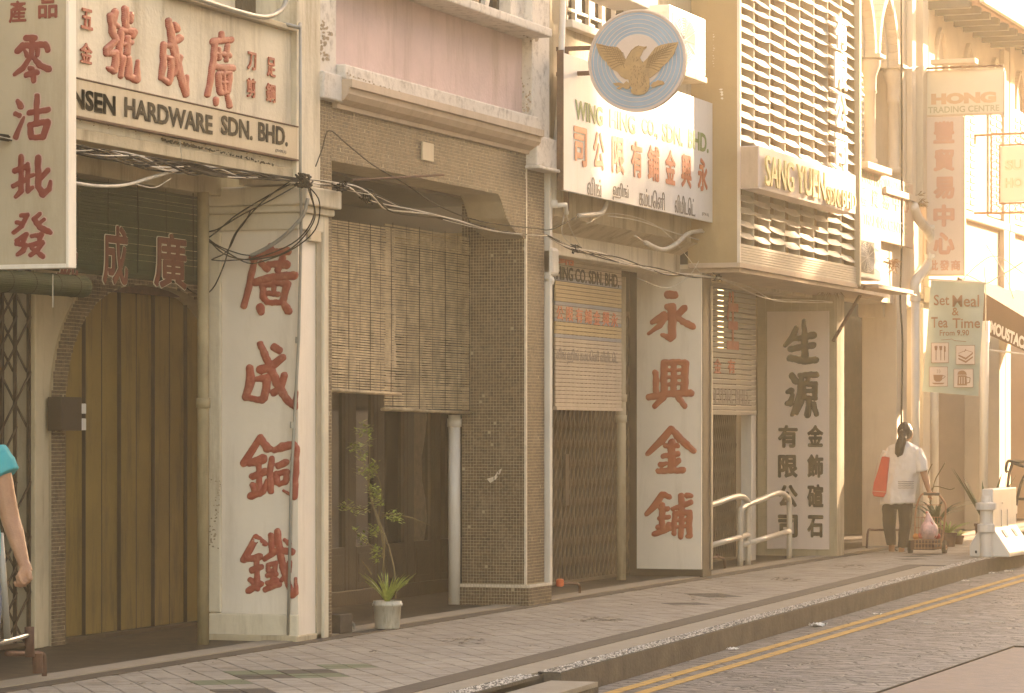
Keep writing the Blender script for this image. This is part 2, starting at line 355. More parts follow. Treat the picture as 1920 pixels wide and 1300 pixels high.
mb = MB(); mb.tube([(23.62, -10, gz(23.6) - .142), (23.62, -4.36, gz(23.6) - .142), (14, -4.36, gz(14) - .142)], .008, 5); mb.build('joint', grm, road)
yl = lambda x: -2.72 + .033 * (x - 20) if x < 35 else -2.225 - .02 * (x - 35)
strip('yellow_line', yelp, lambda x: yl(x) - .085, yl, -.1455, 8, 70, .003, 1, road)
strip('yellow_line', yelp, lambda x: yl(x) - .265, lambda x: yl(x) - .18, -.1455, 8, 70, .003, 1, road)
mb = MB()
for x, y in [(26.2 + i * .13, -3.15 - i * .26) for i in range(16)]: mb.obox((x, y, gz(x) - .146), (1, -.4, 0), .012, (.4, 1, 0), .06, (0, 0, 1), .003)
mb.build('lane_marking', white, road, kind='stuff')
pave = struct(strip('pavement', grm, lambda x: ky(x) + .12, .26, -.012, 8, 120, .2, 1))
struct(strip('kerb', kerbc, lambda x: ky(x), lambda x: ky(x) + .12, -.006, 18.45, 120, .2, .7))
strip('aggregate_top', agg, lambda x: ky(x) + .006, lambda x: ky(x) + .15, .002, 18.45, 60, .008, .7, pave)
st = struct(strip('kerb_step', kerbc, lambda x: ky(x) - .24, lambda x: ky(x) + .12, -.07, 8, 18.45, .2, 1))
strip('aggregate_top', agg, lambda x: ky(x) + .06, lambda x: ky(x) + .2, .002, 8, 18.2, .02, 1, pave)
mb = MB()
for k in range(6500):
    x = 12 + 34 * random.random() ** 1.15
    if 18.2 < x < 18.45: continue
    y = ky(x) + (random.uniform(.012, .145) if x > 18.45 else random.uniform(.065, .195)); z = gz(x) + .002; a = random.uniform(0, 6.28); r = random.uniform(.006, .013); h = r * random.uniform(.3, .8)
    mb.add([(x + r * math.cos(a + q), y + r * math.sin(a + q), z - .001) for q in (0, 1.57, 3.14, 4.71)] + [(x + random.uniform(-.3, .3) * r, y, z + h)], [(0, 1, 4), (1, 2, 4), (2, 3, 4), (3, 0, 4)])
mb.build('pebbles', pebm, pave, kind='stuff')
strip('step_slab', concl, lambda x: ky(x) - .25, lambda x: ky(x) + .05, -.045, 17.25, 18.4, .03, 1, st)
strip('edge_band', concl, lambda x: ky(x) + .15, lambda x: ky(x) + .39, 0, 8, 33.4, .012, 1, pave)
strip('dark_band', dband, lambda x: ky(x) + .39, lambda x: ky(x) + .58, .005, 8, 33.4, .012, 1, pave)
B('dark_band', dband, pave, 33.4, 33.62, ky(33.4) + .15, ky(33.4) + .58, gz(33.5) - .01, gz(33.5) + .005)
strip('dark_band', dband, -.12, .03, .005, 8, 60, .012, 2, pave)
strip('edge_band', concl, .03, .25, .012, 8, 60, .024, 2, pave)
# diagonal pavers
def tile_mesh(nm, mat, sz=.2, h=.012):
    a = sz / 2 - .0022; b = a - .004; mb = MB()
    V = [(x * a, y * a, -h) for x, y in ((-1, -1), (1, -1), (1, 1), (-1, 1))] + [(x * a, y * a, -.003) for x, y in ((-1, -1), (1, -1), (1, 1), (-1, 1))] + [(x * b, y * b, 0) for x, y in ((-1, -1), (1, -1), (1, 1), (-1, 1))]
    Fs = [(8, 9, 10, 11)] + [(i + 4, (i + 1) % 4 + 4, (i + 1) % 4 + 8, i + 8) for i in range(4)] + [(i, (i + 1) % 4, (i + 1) % 4 + 4, i + 4) for i in range(4)]
    me = bpy.data.meshes.new(nm); me.from_pydata(V, [], Fs); me.materials.append(mat); return me, V, Fs
TS = .165; tl_me, tV, tF = tile_mesh('paver', tilem, TS); tg_me = tile_mesh('paver_green', tileg, TS)[0]; td_me = tile_mesh('paver_dark', tiler, TS)[0]; TA = math.radians(36)
cells = []; ca = math.cos(TA); sa = math.sin(TA)
for i in range(-260, 260):
    for j in range(-260, 260):
        x = 28 + (i * ca - j * sa) * TS; y = -.9 + (i * sa + j * ca) * TS
        if not (13 < x < 48): continue
        lo = ky(x) + (.5 if x < 33.5 else .16)
        if lo < y < -.04: cells.append((x, y, i, j))
def inview(x, y):
    dx, dy = x, y - CY; d = dx * math.cos(TH) + dy * math.sin(TH); r = dx * math.sin(TH) - dy * math.cos(TH); px = 960 + F * r / d; py = 812 + F * (H - gz(x)) / d
    return -60 < px < 1990 and py < 1340
cells.sort(key=lambda c: (not inview(c[0], c[1]), c[0]))
def tilt(): return random.uniform(-.0015, .0015)
pat = {}
def blk(x, y): u = ((x - 28) * ca + (y + .9) * sa) / TS; v = (-(x - 28) * sa + (y + .9) * ca) / TS; return (math.floor((u + .5) / 2), math.floor((v + .5) / 2))
for m_k, L_ in (('d', ((1520, 302), (1400, 330), (1175, 390))), ('g', ((1720, 274), (1270, 302), (1670, 330), (1225, 362)))):
    for zx, zy in L_:
        q = onG(zx / 2.743, 1150 + zy / 2.743, .0714 * 0); t0 = blk(q[0], q[1])
        for sx, sy in ((0, 0), (9.3, .05), (18.4, .2)):
            t = blk(q[0] + sx, q[1] + sy)
            for a_ in (0, 1):
                for b_ in (0, 1): pat[(2 * t[0] + a_, 2 * t[1] + b_)] = m_k if sx == 0 else 'd' if m_k == 'd' else pat.get((2 * t[0] + a_, 2 * t[1] + b_), 'n')
mbs = {'n': MB(), 'g': MB(), 'd': MB()}
for k, (x, y, i, j) in enumerate(cells):
    m = pat.get((i, j), 'n'); z = gz(x) + random.uniform(-.0014, .0014)
    if k < 300 and inview(x, y):
        o = bpy.data.objects.new('paving_tile', {'n': tl_me, 'g': tg_me, 'd': td_me}[m]); COL.objects.link(o); o.parent = pave
        o.location = (x, y, z); o.rotation_euler = (tilt(), -.0034 + tilt(), TA)
    else:
        mbs[m].add([(x + (p[0] * ca - p[1] * sa), y + (p[0] * sa + p[1] * ca), z + p[2]) for p in tV], tF)
for m, mt in (('n', tilem), ('g', tileg), ('d', tiler)): 
    if mbs[m].v: mbs[m].build('paving_tiles', mt, pave, kind='stuff')
blotch = M('worn_dark_blotch', (.1, .072, .048), .85, .3, 14)
def blot(cx, cy, w_, h_, n): strokes_later.append((cx, cy, w_, h_, n))
strokes_later = []
for a in ((870, 1202, 42, 5, 26), (1115, 1162, 48, 5, 30), (1325, 1120, 38, 5, 18), (1470, 1086, 30, 3, 20), (1590, 1062, 26, 2.5, 16), (700, 1222, 14, 2, 6), (300, 1282, 60, 2, 10)): blot(*a)
for cx, cy, w_, h_, n in strokes_later:
    P = []
    for k in range(n): x = cx + random.uniform(-1, 1) * w_; y = cy + random.uniform(-1, 1) * h_; P.append([(x, y, .5), (x + random.uniform(3, 10), y + random.uniform(-1.5, 1), .35)])
    strokes(P, (0, 0), 1, ('Z', .003), blotch, pave, flat=True, grow=0, step=.5, name='stain', lift=.001)
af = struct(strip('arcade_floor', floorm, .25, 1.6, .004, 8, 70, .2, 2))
# litter and leaves in the gutter
def crumple(name, label, x, y, z, s, mat=litter):
    mb = MB(); n = 7; V = [(x + (i / n - .5) * s * 1.5 + random.uniform(-.01, .01), y + (j / n - .5) * s + random.uniform(-.01, .01), z + .004 + abs(math.sin(i * 2.1 + j * 1.3)) * s * .28 * random.uniform(.2, 1)) for i in range(n + 1) for j in range(n + 1)]
    mb.add(V, [(i * (n + 1) + j, i * (n + 1) + j + 1, (i + 1) * (n + 1) + j + 1, (i + 1) * (n + 1) + j) for i in range(n) for j in range(n)])
    tag(mb.build(name, mat, loc=(x, y, z)), label, 'litter', 'scraps of paper in the gutter')
for px, py, s, lb in ((1533, 1175, .12, 'largest crumpled white paper scrap lying in the gutter by the kerb'), (1374, 1219, .07, 'small white paper scrap in the gutter nearest the kerb step'),
                      (1645, 1153, .07, 'flat white scrap beside the dark drain opening in the kerb'), (1862, 1076, .08, 'left paper scrap in the gutter in front of the white barrier'), (1890, 1073, .08, 'rightmost paper scrap in the gutter in front of the white barrier'), (1810, 1091, .07, 'paper scrap on the gutter just left of the barrier')):
    d = ray(px, py); t = (-.15 - .0714 - H) / (d[2] - .0034 * d[0]); crumple('paper_scrap', lb, t * d[0], CY + t * d[1], H + t * d[2], s)
mb = MB()
for i in range(240):
    x = random.uniform(15, 45); y = random.uniform(ky(x) - .35, ky(x) - .02) if i % 3 else random.uniform(ky(x) + .2, 0); z = gz(x) - (.149 if y < ky(x) else -.003); a = random.uniform(0, 6.28); s = random.uniform(.006, .02)
    mb.add([(x + s * math.cos(a + q), y + s * .6 * math.sin(a + q), z + .003 + random.uniform(0, .006)) for q in (0, 1.5, 3.1, 4.6)], [(0, 1, 2, 3)])
lf = mb.build('leaf_litter', dband); lf['kind'] = 'stuff'; tag(lf, 'dry leaf crumbs scattered over gutter and pavement', 'leaf litter')
# ============================================================ SHOPHOUSE ONE: cream hardware shop
h1 = thing('shophouse', 'cream shophouse with arched folding door and red raised characters above', 'shophouse', (18, .7, 0), 'row of shophouses')
B('upper_wall', cream, h1, 10, 20.28, 0, .3, 3.27, 4.21, bevel=.008)
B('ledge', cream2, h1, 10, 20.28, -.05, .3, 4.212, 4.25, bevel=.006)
B('upper_wall', cream, h1, 10, 20.28, .32, .5, 4.25, 6.5)
wx0, wx1 = onY(440, 0, .32)[0], onY(486, 0, .32)[0]
f = B('window', woodd, h1, wx0, wx1, .27, .318, 4.34, 5.8, bevel=.006); B('pane', glassm, f, wx0 + .07, wx1 - .07, .262, .268, 4.45, 5.7)
B('pier', cream, h1, 20.28, 20.69, -.04, .4, 3.17, 6.5, bevel=.006)
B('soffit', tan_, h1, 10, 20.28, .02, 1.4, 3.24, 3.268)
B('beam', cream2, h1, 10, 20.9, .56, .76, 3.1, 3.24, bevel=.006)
B('fascia_strip', cream2, h1, 10, 20.28, -.012, .02, 3.2, 3.27, bevel=.004)
# pillar with recessed painted panel
B('pillar', signc2, h1, 20.42, 20.87, .012, .66, 0, 2.98)
p = [(-.0, .09), (.565, .66)]
mb = MB(); mb.box(20.39, 20.42, .59, .685, .192, 2.858); mb.box(20.39, 20.42, .0, .685, 2.86, 2.98); mb.box(20.39, 20.42, -.0, .685, 0, .19); mb.build('pillar_frame', cream, h1, bevel=.012)
mb = MB(); mb.box(20.8, 20.89, -.02, .012, 0, 2.98); mb.box(20.42, 20.8, -.02, .012, 2.86, 2.98); mb.build('pillar_frame', cream, h1, bevel=.01)
mb = MB(); mb.box(20.36, 20.93, -.05, .72, 2.98, 3.03); mb.box(20.33, 20.96, -.09, .75, 3.03, 3.16); mb.build('capital', cream, h1, bevel=.012)
B('name_plate', signc, h1, 20.55, 20.74, -.026, .0, 2.79, 2.87, bevel=.004)
B('pillar_foot', cream2, h1, 20.37, 20.89, -.0, .7, -.01, .045, bevel=.01)
mould = M('black_mould', (.05, .038, .022), .9, .3, 30); ochs = M('rust_stain', (.25, .12, .04), .9, .3, 30); chip = M('bare_plaster_chip', (.3, .22, .15), .9, .35, 30, .5, 60); chipw = M('pale_paint_chip', (.66, .6, .5), .8, .1)
def stain(path, pl, mat, par, jit=1.5, n=3, name='stain'):
    P = []
    for (x, y, r), (x2, y2, r2) in zip(path[:-1], path[1:]):
        L = max(2, int(math.hypot(x2 - x, y2 - y) / 5))
        for k in range(L):
            t = k / L
            for q in range(n): cx = x + (x2 - x) * t + random.uniform(-jit, jit) * 2; cy = y + (y2 - y) * t + random.uniform(-jit, jit); P.append([(cx, cy, abs(r + (r2 - r) * t) * random.uniform(.15, .8)), (cx + random.uniform(-3, 3), cy + random.uniform(-1, 2), .3)])
    return strokes(P, (0, 0), 1, pl, mat, par, flat=True, grow=0, step=.8, name=name, lift=.0012)
stain([(303, 262, 3), (330, 268, 4), (375, 277, 3), (420, 287, 1.5), (470, 299, 1.5), (518, 311, 3)], ('Y', -.012), mould, h1, 2, 4)
for x in range(150, 540, 26): stain([(x, 222 + (x - 131) * .2, 1.2), (x + random.uniform(-2, 2), 232 + (x - 131) * .2, .4)], ('Y', -.052), ochs, h1, .8, 2)
stain([(400, 1192, 3), (450, 1200, 3), (500, 1200, 2), (545, 1196, 3)], ('X', 20.385), ochs, h1, 3, 3); stain([(395, 900, 2), (412, 905, 1), (396, 1020, 3), (408, 1030, 1)], ('X', 20.388), chip, h1, 3, 2)
stain([(478, 1012, 3), (487, 1020, 5), (481, 1030, 5)], ('X', 20.403), chipw, h1, 2, 4)
# arched back wall
YB = 1.42; AX, AA, AZ0, ABh = 21.0, 1.58, 1.5, 1.16
def archpt(t, a, b): c, s_ = math.cos(t), math.sin(t); return (AX - a * math.copysign(abs(c) ** .8, c), AZ0 + b * abs(s_) ** .8)
def archwall(y0, y1, xl, xr, ztop, a, b, mat, name):
    mb = MB(); N = 28
    mb.box(xl, AX - a, y0, y1, 0, AZ0); mb.box(AX + a, xr, y0, y1, 0, AZ0)
    for i in range(N):
        t0, t1 = math.pi * i / N, math.pi * (i + 1) / N; p0, p1 = archpt(t0, a, b), archpt(t1, a, b)
        q = lambda t: (xl if i < N / 2 else xr, AZ0) 
        mb.prism([(p0[0], y0, p0[1]), (p1[0], y0, p1[1]), (p1[0], y0, ztop), (p0[0], y0, ztop)], (0, y1 - y0, 0))
    mb.box(xl, AX - a, y0, y1, AZ0, ztop); mb.box(AX + a, xr, y0, y1, AZ0, ztop)
    return mb.build(name, mat, h1)
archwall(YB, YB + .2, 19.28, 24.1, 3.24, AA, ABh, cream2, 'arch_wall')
mb = MB(); N = 40
for i in range(N):
    t0, t1 = math.pi * i / N, math.pi * (i + 1) / N; P = [archpt(t0, AA, ABh), archpt(t1, AA, ABh), archpt(t1, AA - .2, ABh - .14), archpt(t0, AA - .2, ABh - .14)]
    mb.prism([(x, YB - .02, z) for x, z in P], (0, .2, 0))
mb.box(AX - AA, AX - AA + .2, YB - .02, YB + .18, 0, AZ0); mb.box(AX + AA - .2, AX + AA, YB - .02, YB + .18, 0, AZ0)
mb.build('arch_surround', grout, h1)
mosaic(('Y', YB - .02), AX - AA, AX + AA, 0, 2.65, 1, .026, h1, mask=lambda x, z: (abs(x - AX) > AA - .2 if z < AZ0 else (abs((x - AX) / AA) ** 2.5 + abs((z - AZ0) / ABh) ** 2.5 < 1 and abs((x - AX) / (AA - .2)) ** 2.5 + abs((z - AZ0) / (ABh - .14)) ** 2.5 > 1)))
fd = thing('folding_door', 'ochre brown steel folding door closed inside the arch', 'door', (20.8, YB + .1, 0))
xs = [19.62 + i * .272 for i in range(12)]
for i in range(11):
    zt = 2.46; y0 = YB + .12 + (.012 if i % 2 else 0)
    B('door_panel', shut, fd, xs[i] + .006, xs[i + 1] - .006, y0, y0 + .03, .03, zt, bevel=.006)
    B('panel_rib', brownp, fd, xs[i] - .003, xs[i] + .003, y0 - .012, y0 + .02, .03, zt)
B('door_rail', rust, fd, 19.6, 22.65, YB + .08, YB + .2, 2.46, 2.52); B('threshold', floorm, fd, 19.5, 22.65, YB + .04, YB + .2, 0, .03)
B('backing', brownp, fd, 19.4, 22.75, YB + .2, YB + .22, 0, 2.9)
mb = MB(); mb.box(xs[9] - .02, xs[9] + .1, YB + .07, YB + .1, 1.0, 2.0); mb.build('latch_bar', rust, fd)
eb = thing('meter_box', 'brown electric meter box with switches on the arch surround', 'meter box', (19.5, YB - .1, 1.4))
B('case', brownp, eb, onY(84, 0, YB)[0], onY(122, 0, YB)[0], YB - .13, YB - .02, zY(100, 808, YB), zY(100, 745, YB), bevel=.006)
B('switch', acw, eb, onY(128, 0, YB)[0], onY(140, 0, YB)[0], YB - .09, YB - .02, zY(134, 776, YB), zY(134, 757, YB), bevel=.004)
B('switch', acw, eb, onY(124, 0, YB)[0], onY(140, 0, YB)[0], YB - .09, YB - .02, zY(134, 807, YB), zY(134, 785, YB), bevel=.004)
# collapsible grille on the left
def grille(label, x0, x1, Y, z0, z1, nb, mat, group='collapsible steel gates'):
    g = thing('grille_gate', label, 'gate', ((x0 + x1) / 2, Y, z0), group)
    B('top_track', mat, g, x0, x1, Y - .03, Y + .03, z1, z1 + .05); B('bottom_track', mat, g, x0, x1, Y - .03, Y + .03, z0, z0 + .03)
    for i in range(nb + 1):
        x = x0 + (x1 - x0) * i / nb; B('upright', mat, g, x - .009, x + .009, Y - .012, Y + .012, z0, z1)
    mb = MB(); pz = (z1 - z0) / 7
    for i in range(nb - 1):
        xa = x0 + (x1 - x0) * i / nb; xb = x0 + (x1 - x0) * (i + 2) / nb
        for k in range(7):
            if random.random() < .04: continue
            za = z0 + k * pz; mb.obox(((xa + xb) / 2, Y - .016, za + pz / 2), (xb - xa, 0, pz), math.hypot(xb - xa, pz) / 2, (0, 1, 0), .003, (-(pz), 0, xb - xa), .009)
            mb.obox(((xa + xb) / 2, Y + .016, za + pz / 2), (xb - xa, 0, -pz), math.hypot(xb - xa, pz) / 2, (0, 1, 0), .003, (pz, 0, xb - xa), .009)
    mb.build('lattice', mat, g, kind='stuff'); return g
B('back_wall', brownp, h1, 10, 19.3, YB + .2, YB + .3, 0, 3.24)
grille('dark brown collapsible gate beside the walking person, left of the arch', 16.5, 19.14, YB, .02, 2.6, 14, M('gate_brown', (.06, .035, .018), .6, .3, 6))
B('door_post', cream2, h1, 19.16, 19.29, YB - .04, YB + .2, 0, 2.66, bevel=.008)
# raised characters on the upper wall
HA = [[(645,70,17),(632,130,17),(660,150,10)],[(618,90,14),(630,180,16),(650,225,14),(600,280,18),(595,300,14),(650,300,16),(640,400,16),(605,385,9)],[(700,50,16),(705,150,16)],[(735,85,14),(730,120,12)],[(680,170,14),(750,180,18),(742,205,13)],[(676,180,15),(668,300,14),(680,340,10)],[(715,215,15),(712,300,15)],[(690,250,10),(735,240,12)],[(690,330,14),(675,430,10)],[(720,330,15),(722,430,17),(765,448,18),(772,345,6)]]
CH = [[(945,118,14),(970,250,19),(1000,380,19),(1042,530,15),(1050,430,6)],[(982,140,14),(992,165,17)],[(950,258,14),(1008,215,18)],[(917,250,13),(914,380,15),(905,442,13)],[(935,320,8),(962,335,15),(955,450,13),(948,470,11)],[(908,440,12),(948,468,12)],[(1012,320,12),(975,420,10)]]
GW = [[(1243,190,11),(1245,215,14)],[(1197,235,17),(1295,225,15)],[(1206,250,13),(1190,400,14),(1165,535,12)],[(1228,275,9),(1232,330,10)],[(1276,260,11),(1270,340,10)],[(1212,302,8),(1285,312,14)],[(1215,378,15),(1305,385,17)],[(1225,420,12),(1230,510,13)],[(1225,415,10),(1290,412,12),(1280,510,13)],[(1238,522,13),(1276,522,12)],[(1245,465,9),(1272,465,9)],[(1256,390,8),(1256,510,8)],[(1212,560,11),(1213,585,10)],[(1275,542,10),(1290,598,12)]]
pw = ('Y', 0.0)
for g in (HA, CH, GW): strokes(g, (0, 0), 3, pw, redr, h1, relief=.014, lift=.001, grow=1.6, step=.8)
for ch, a, b in (('五', (150, 14), (171, 53)), ('金', (148, 78), (170, 117)), ('刀', (462, 96), (478, 130)), ('剪', (461, 145), (477, 182)), ('足', (499, 106), (514, 143)), ('鋼', (497, 155), (514, 190))):
    text(ch, a, b, pw, redr, h1, name='character', ext=.004, off=.022, lift=.004)
hb = thing('name_board', 'long cream board lettered NSEN HARDWARE SDN. BHD. under the red characters', 'sign', (18.3, -.05, 3.4))
B('board', signc, hb, 15.2, 20.27, -.05, -.003, 3.335, 3.555, bevel=.004)
B('trim', rust, hb, 15.2, 20.29, -.056, -.003, 3.323, 3.334); B('trim', rust, hb, 15.2, 20.29, -.056, -.003, 3.556, 3.563)
pb = ('Y', -.051)
text('NSEN', (134, 163), (216, 199), pb, black, hb, off=.03); text('HARDWARE', (233, 186), (398, 214), pb, black, hb, off=.03) if 0 else None
def perspline(words, pl, y_at, h_at, mat, parent, off=.03, **k):
    for wd, x0, x1 in words: text(wd, (x0, y_at(x0)), (x1, y_at(x0) + h_at(x0)), pl, mat, parent, off=off, **k)
perspline([('NSEN', 134, 216), ('HARDWARE', 233, 398), ('SDN.', 414, 473), ('BHD.', 484, 539)], pb, lambda x: 163 + (x - 134) * .187, lambda x: 39 - (x - 134) * .009, black, hb)
text('(25470-X)', (516, 279), (536, 286), pb, greyp, hb)
# green blinds and curled blind
def blind(label, pl, x0, x1, z0, z1, pitch, mat, group=None, sagf=0, curl=0, ncord=5, name='bamboo_blind', slab=.004, cm=cord, wav=.004, fill=(.28, .38)):
    Y = pl; t = thing(name, label, 'blind', ((x0 + x1) / 2, Y, z1), group)
    mb = MB(); n = int((z1 - z0) / pitch); W = x1 - x0
    for i in range(n):
        z = z0 + (i + .5) * pitch; y = Y + wav * math.sin(i * .35) + random.uniform(-.0015, .0015); hh = pitch * random.uniform(*fill); tz = random.uniform(-.0015, .0015); bow = sagf * (1 - i / n)
        a = random.uniform(-.012, .012); K = 4
        R = [[(x0 + W * q / K + (a if q in (0, K) else 0), y + dy, z + dz + tz * (q - K / 2) - bow * (q / K)) for dy, dz in ((-slab, -hh), (slab, -hh), (slab * .2, hh), (-slab * .6, hh))] for q in range(K + 1)]
        mb.loft(R)
    if curl:
        for k in range(int(curl * 5 / pitch)):
            a = k * pitch / curl; r = curl * (1 - k * .012)
            if a > 8.5: break
            yc, zc = Y + curl, z0
            y = yc - r * math.cos(a); z = zc - r * math.sin(a)
            mb.obox(((x0 + x1) / 2, y, z), (1, 0, 0), W / 2, (0, math.cos(a + 1.57), math.sin(a + 1.57)), pitch * .38, (0, math.cos(a), -math.sin(a)), .003)
    mb.build('slats', mat, t, kind='stuff')
    for k in range(ncord):
        x = x0 + W * (k + .5) / ncord; o = MB(); o.tube([(x, Y - .008, z1), (x + random.uniform(-.01, .01), Y - .009, (z0 + z1) / 2), (x, Y - .008, z0 - sagf * .5)], .0014 if k % 2 else .003, 4); o.build('cord', cm, t)
    return t
YG = .62
gb = blind('dark green bamboo blind with white outlined red characters over the arch', YG, 16.4, onY(385, 0, YG)[0], zY(260, 512, YG), 3.1, .021, gblind, 'green bamboo blinds', curl=.035, ncord=9, fill=(.46, .49))
bulb = M('white_outline_stitch', (.6, .55, .42), .5, .05)
rede = M('faded_dark_red_slat', (.13, .03, .012), .7, .3, 20)
for ch, a, b in (('成', (190, 418), (240, 535)), ('廣', (286, 432), (350, 540)), ('號', (100, 455), (146, 520))):
    text(ch, a, b, ('Y', YG - .013), bulb, gb, name='character_outline', ext=.0005, off=.032, lift=.001); text(ch, (a[0] + 1.2, a[1] + 1.5), (b[0] - 1.2, b[1] - 1.5), ('Y', YG - .013), rede, gb, name='character', ext=.0005, off=.022, lift=.005)
g2 = thing('rolled_blind', 'rolled up green bamboo blind hanging under the vertical red lettered sign', 'blind', (16.5, .35, 2.4), 'green bamboo blinds')
c0, c1 = onY(-60, 522, .4), onY(155, 538, .4)
mb = MB()
for k in range(34):
    a = 2 * math.pi * k / 34; mb.obox((c0 + c1) / 2 + Vector((0, .065 * math.cos(a), .065 * math.sin(a))), c1 - c0, (c1 - c0).length / 2, (0, -math.sin(a), math.cos(a)), .0052, (0, math.cos(a), math.sin(a)), .003)
mb.tube([c0, c1], .06, 12); mb.build('slat_roll', gblind, g2, kind='stuff')
for t in (.3, .5, .72, .9): mb = MB(); q = c0.lerp(c1, t); mb.tube([q + Vector((0, .069 * math.cos(a), .069 * math.sin(a))) for a in [x * .4 for x in range(17)]], .003, 4); mb.build('cord', cord, g2)
mb = MB(); q = onY(99, 515, .3); mb.tube([q, q - Vector((0, 0, .2))], .004, 5); mb.build('pull_cord', cabw, g2)
# vertical hanging sign on the left
XS = 16.05
vsn = thing('hanging_sign', 'tall cream double sided sign with dark red characters hanging at far left', 'sign', (XS, -.3, 4), 'hanging signs over the pavement')
yL, yR = fy(-26, XS), fy(127, XS); zb = zX(60, 497, XS)
B('box', signc, vsn, XS, XS + .07, yR, yL, zb, 4.6, bevel=.004)
mb = MB(); mb.box(XS - .012, XS + .08, yR - .012, yR + .006, zb - .02, 4.6); mb.box(XS - .012, XS + .08, yR + .006, yL, zb - .022, zb + .003); mb.build('frame', signc2, vsn, bevel=.003)
mb = MB(); mb.tube([(XS + .035, yL, 4.3), (XS + .035, .02, 4.3)], .015, 6); mb.build('bracket', rust, vsn)
LG = [[(125,180,13),(165,178,13)],[(85,240,14),(110,216,14),(215,210,14),(226,235,12)],[(152,180,12),(150,265,10)],[(118,238,8),(128,262,9)],[(180,232,10),(176,258,10)],[(150,262,10),(110,322,12),(72,350,8)],[(155,268,10),(190,308,14),(230,325,14)],[(140,320,10),(155,322,8)],[(125,352,12),(175,340,13)],[(160,345,12),(158,378,12)]]
GU = [[(85,475,10),(100,500,14)],[(75,535,10),(92,542,12)],[(76,645,12),(105,570,8),(113,550,4)],[(140,530,12),(228,515,12)],[(175,450,12),(172,580,12)],[(142,588,13),(148,640,13)],[(145,585,12),(225,572,14),(205,642,14)],[(148,645,12),(205,643,12)]]
PI_ = [[(72,802,12),(122,782,12)],[(100,735,12),(102,895,12),(76,925,8)],[(62,872,10),(118,848,10)],[(132,770,10),(132,895,10),(155,880,7)],[(135,828,9),(158,822,9)],[(180,740,14),(182,875,14),(202,912,14),(232,888,12),(238,850,6)],[(226,800,12),(192,838,10)]]
FA = [[(100,1010,9),(130,1010,10),(105,1062,10),(66,1092,8)],[(78,1042,8),(108,1050,9)],[(187,1003,9),(160,1028,10),(192,1068,14),(236,1090,12)],[(210,1030,8),(190,1045,8)],[(78,1128,9),(125,1100,10),(112,1135,10)],[(78,1142,9),(122,1150,11),(110,1175,12),(84,1195,8)],[(150,1108,9),(196,1100,11),(188,1122,9)],[(140,1150,9),(202,1138,11),(178,1172,11),(145,1198,9)],[(150,1162,8),(202,1203,11)]]
px_ = ('X', XS)
for g in (LG, GU, PI_, FA):
    strokes(g, (0, 0), 2.5, px_, halo, vsn, name='character_outline', grow=2.2, lift=.002, flat=True)
    strokes(g, (0, 0), 2.5, px_, redd, vsn, relief=.002, lift=.005, grow=.6)
text('產', (17, 2), (50, 44), px_, redd, vsn, name='character', off=.025); text('品', (72, -12), (108, 36), px_, redd, vsn, name='character', off=.025)
# pillar characters
GW2 = [[(262,70,14),(275,100,16)],[(150,150,22),(250,118,22),(375,108,24)],[(160,165,18),(135,300,19),(95,460,18)],[(205,185,16),(240,215,24)],[(345,150,20),(310,230,18)],[(250,190,16),(365,192,26)],[(170,305,24),(280,275,24),(415,262,25)],[(215,325,20),(218,400,20),(242,432,16)],[(215,330,14),(300,312,15),(372,318,22),(350,410,20),(330,440,14)],[(240,435,16),(330,437,16)],[(250,378,14),(310,382,16)],[(290,280,13),(285,385,14)],[(200,470,26),(203,495,22)],[(350,445,20),(380,490,24)]]
CH2 = [[(200,705,19),(250,820,23),(310,960,25),(370,1060,23),(422,1108,17),(430,1010,9)],[(200,868,26),(270,845,26),(345,790,21)],[(130,855,21),(140,930,27),(105,1042,21)],[(175,925,14),(245,922,24),(225,1050,23)],[(110,1045,18),(215,1065,18)],[(355,905,21),(330,980,18),(285,1015,22)],[(292,725,24),(316,740,24)]]
TO2 = [[(198,70,19),(150,150,21),(95,237,22)],[(200,75,21),(245,140,25),(275,148,14)],[(130,235,20),(215,210,30)],[(150,322,20),(225,290,23)],[(190,240,16),(195,430,17)],[(150,375,17),(165,410,17)],[(242,345,10),(215,420,15)],[(140,447,22),(215,412,21),(238,385,12)],[(272,205,17),(262,310,18),(268,415,19)],[(285,155,15),(340,130,26),(415,118,22)],[(425,140,25),(420,300,25),(415,448,22)],[(415,450,12),(350,412,5)],[(315,252,20),(362,228,20)],[(300,300,15),(312,362,19)],[(320,300,15),(370,292,18),(362,352,16),(320,372,14)]]
TI2 = [[(170,710,19),(130,790,21),(95,853,21)],[(175,715,19),(228,750,17)],[(120,852,17),(192,835,21)],[(150,922,20),(205,900,17)],[(175,850,15),(180,1040,17)],[(138,985,18),(150,1000,12)],[(125,1052,19),(205,1008,17)],[(268,698,17),(275,800,17)],[(308,672,19),(320,770,21),(345,900,21),(375,1000,17),(408,1080,19),(428,1068,14),(426,975,8)],[(228,850,15),(300,798,18),(400,802,21)],[(250,888,12),(300,878,14),(290,925,14),(252,928,12),(248,888,12)],[(245,957,14),(300,947,14)],[(245,1003,14),(305,985,14)],[(232,1045,16),(320,1012,16)],[(278,930,11),(275,1020,12)],[(388,872,14),(383,930,14),(335,985,12)],[(355,727,10),(385,752,13)]]
pp = ('X', 20.42)
strokes(GW2, (430, 440), 3.421, pp, redr, h1, relief=.014); strokes(CH2, (430, 440), 3.421, pp, redr, h1, relief=.014)
strokes(TO2, (430, 800), 3.421, pp, redr, h1, relief=.014); strokes(TI2, (430, 800), 3.421, pp, redr, h1, relief=.014)
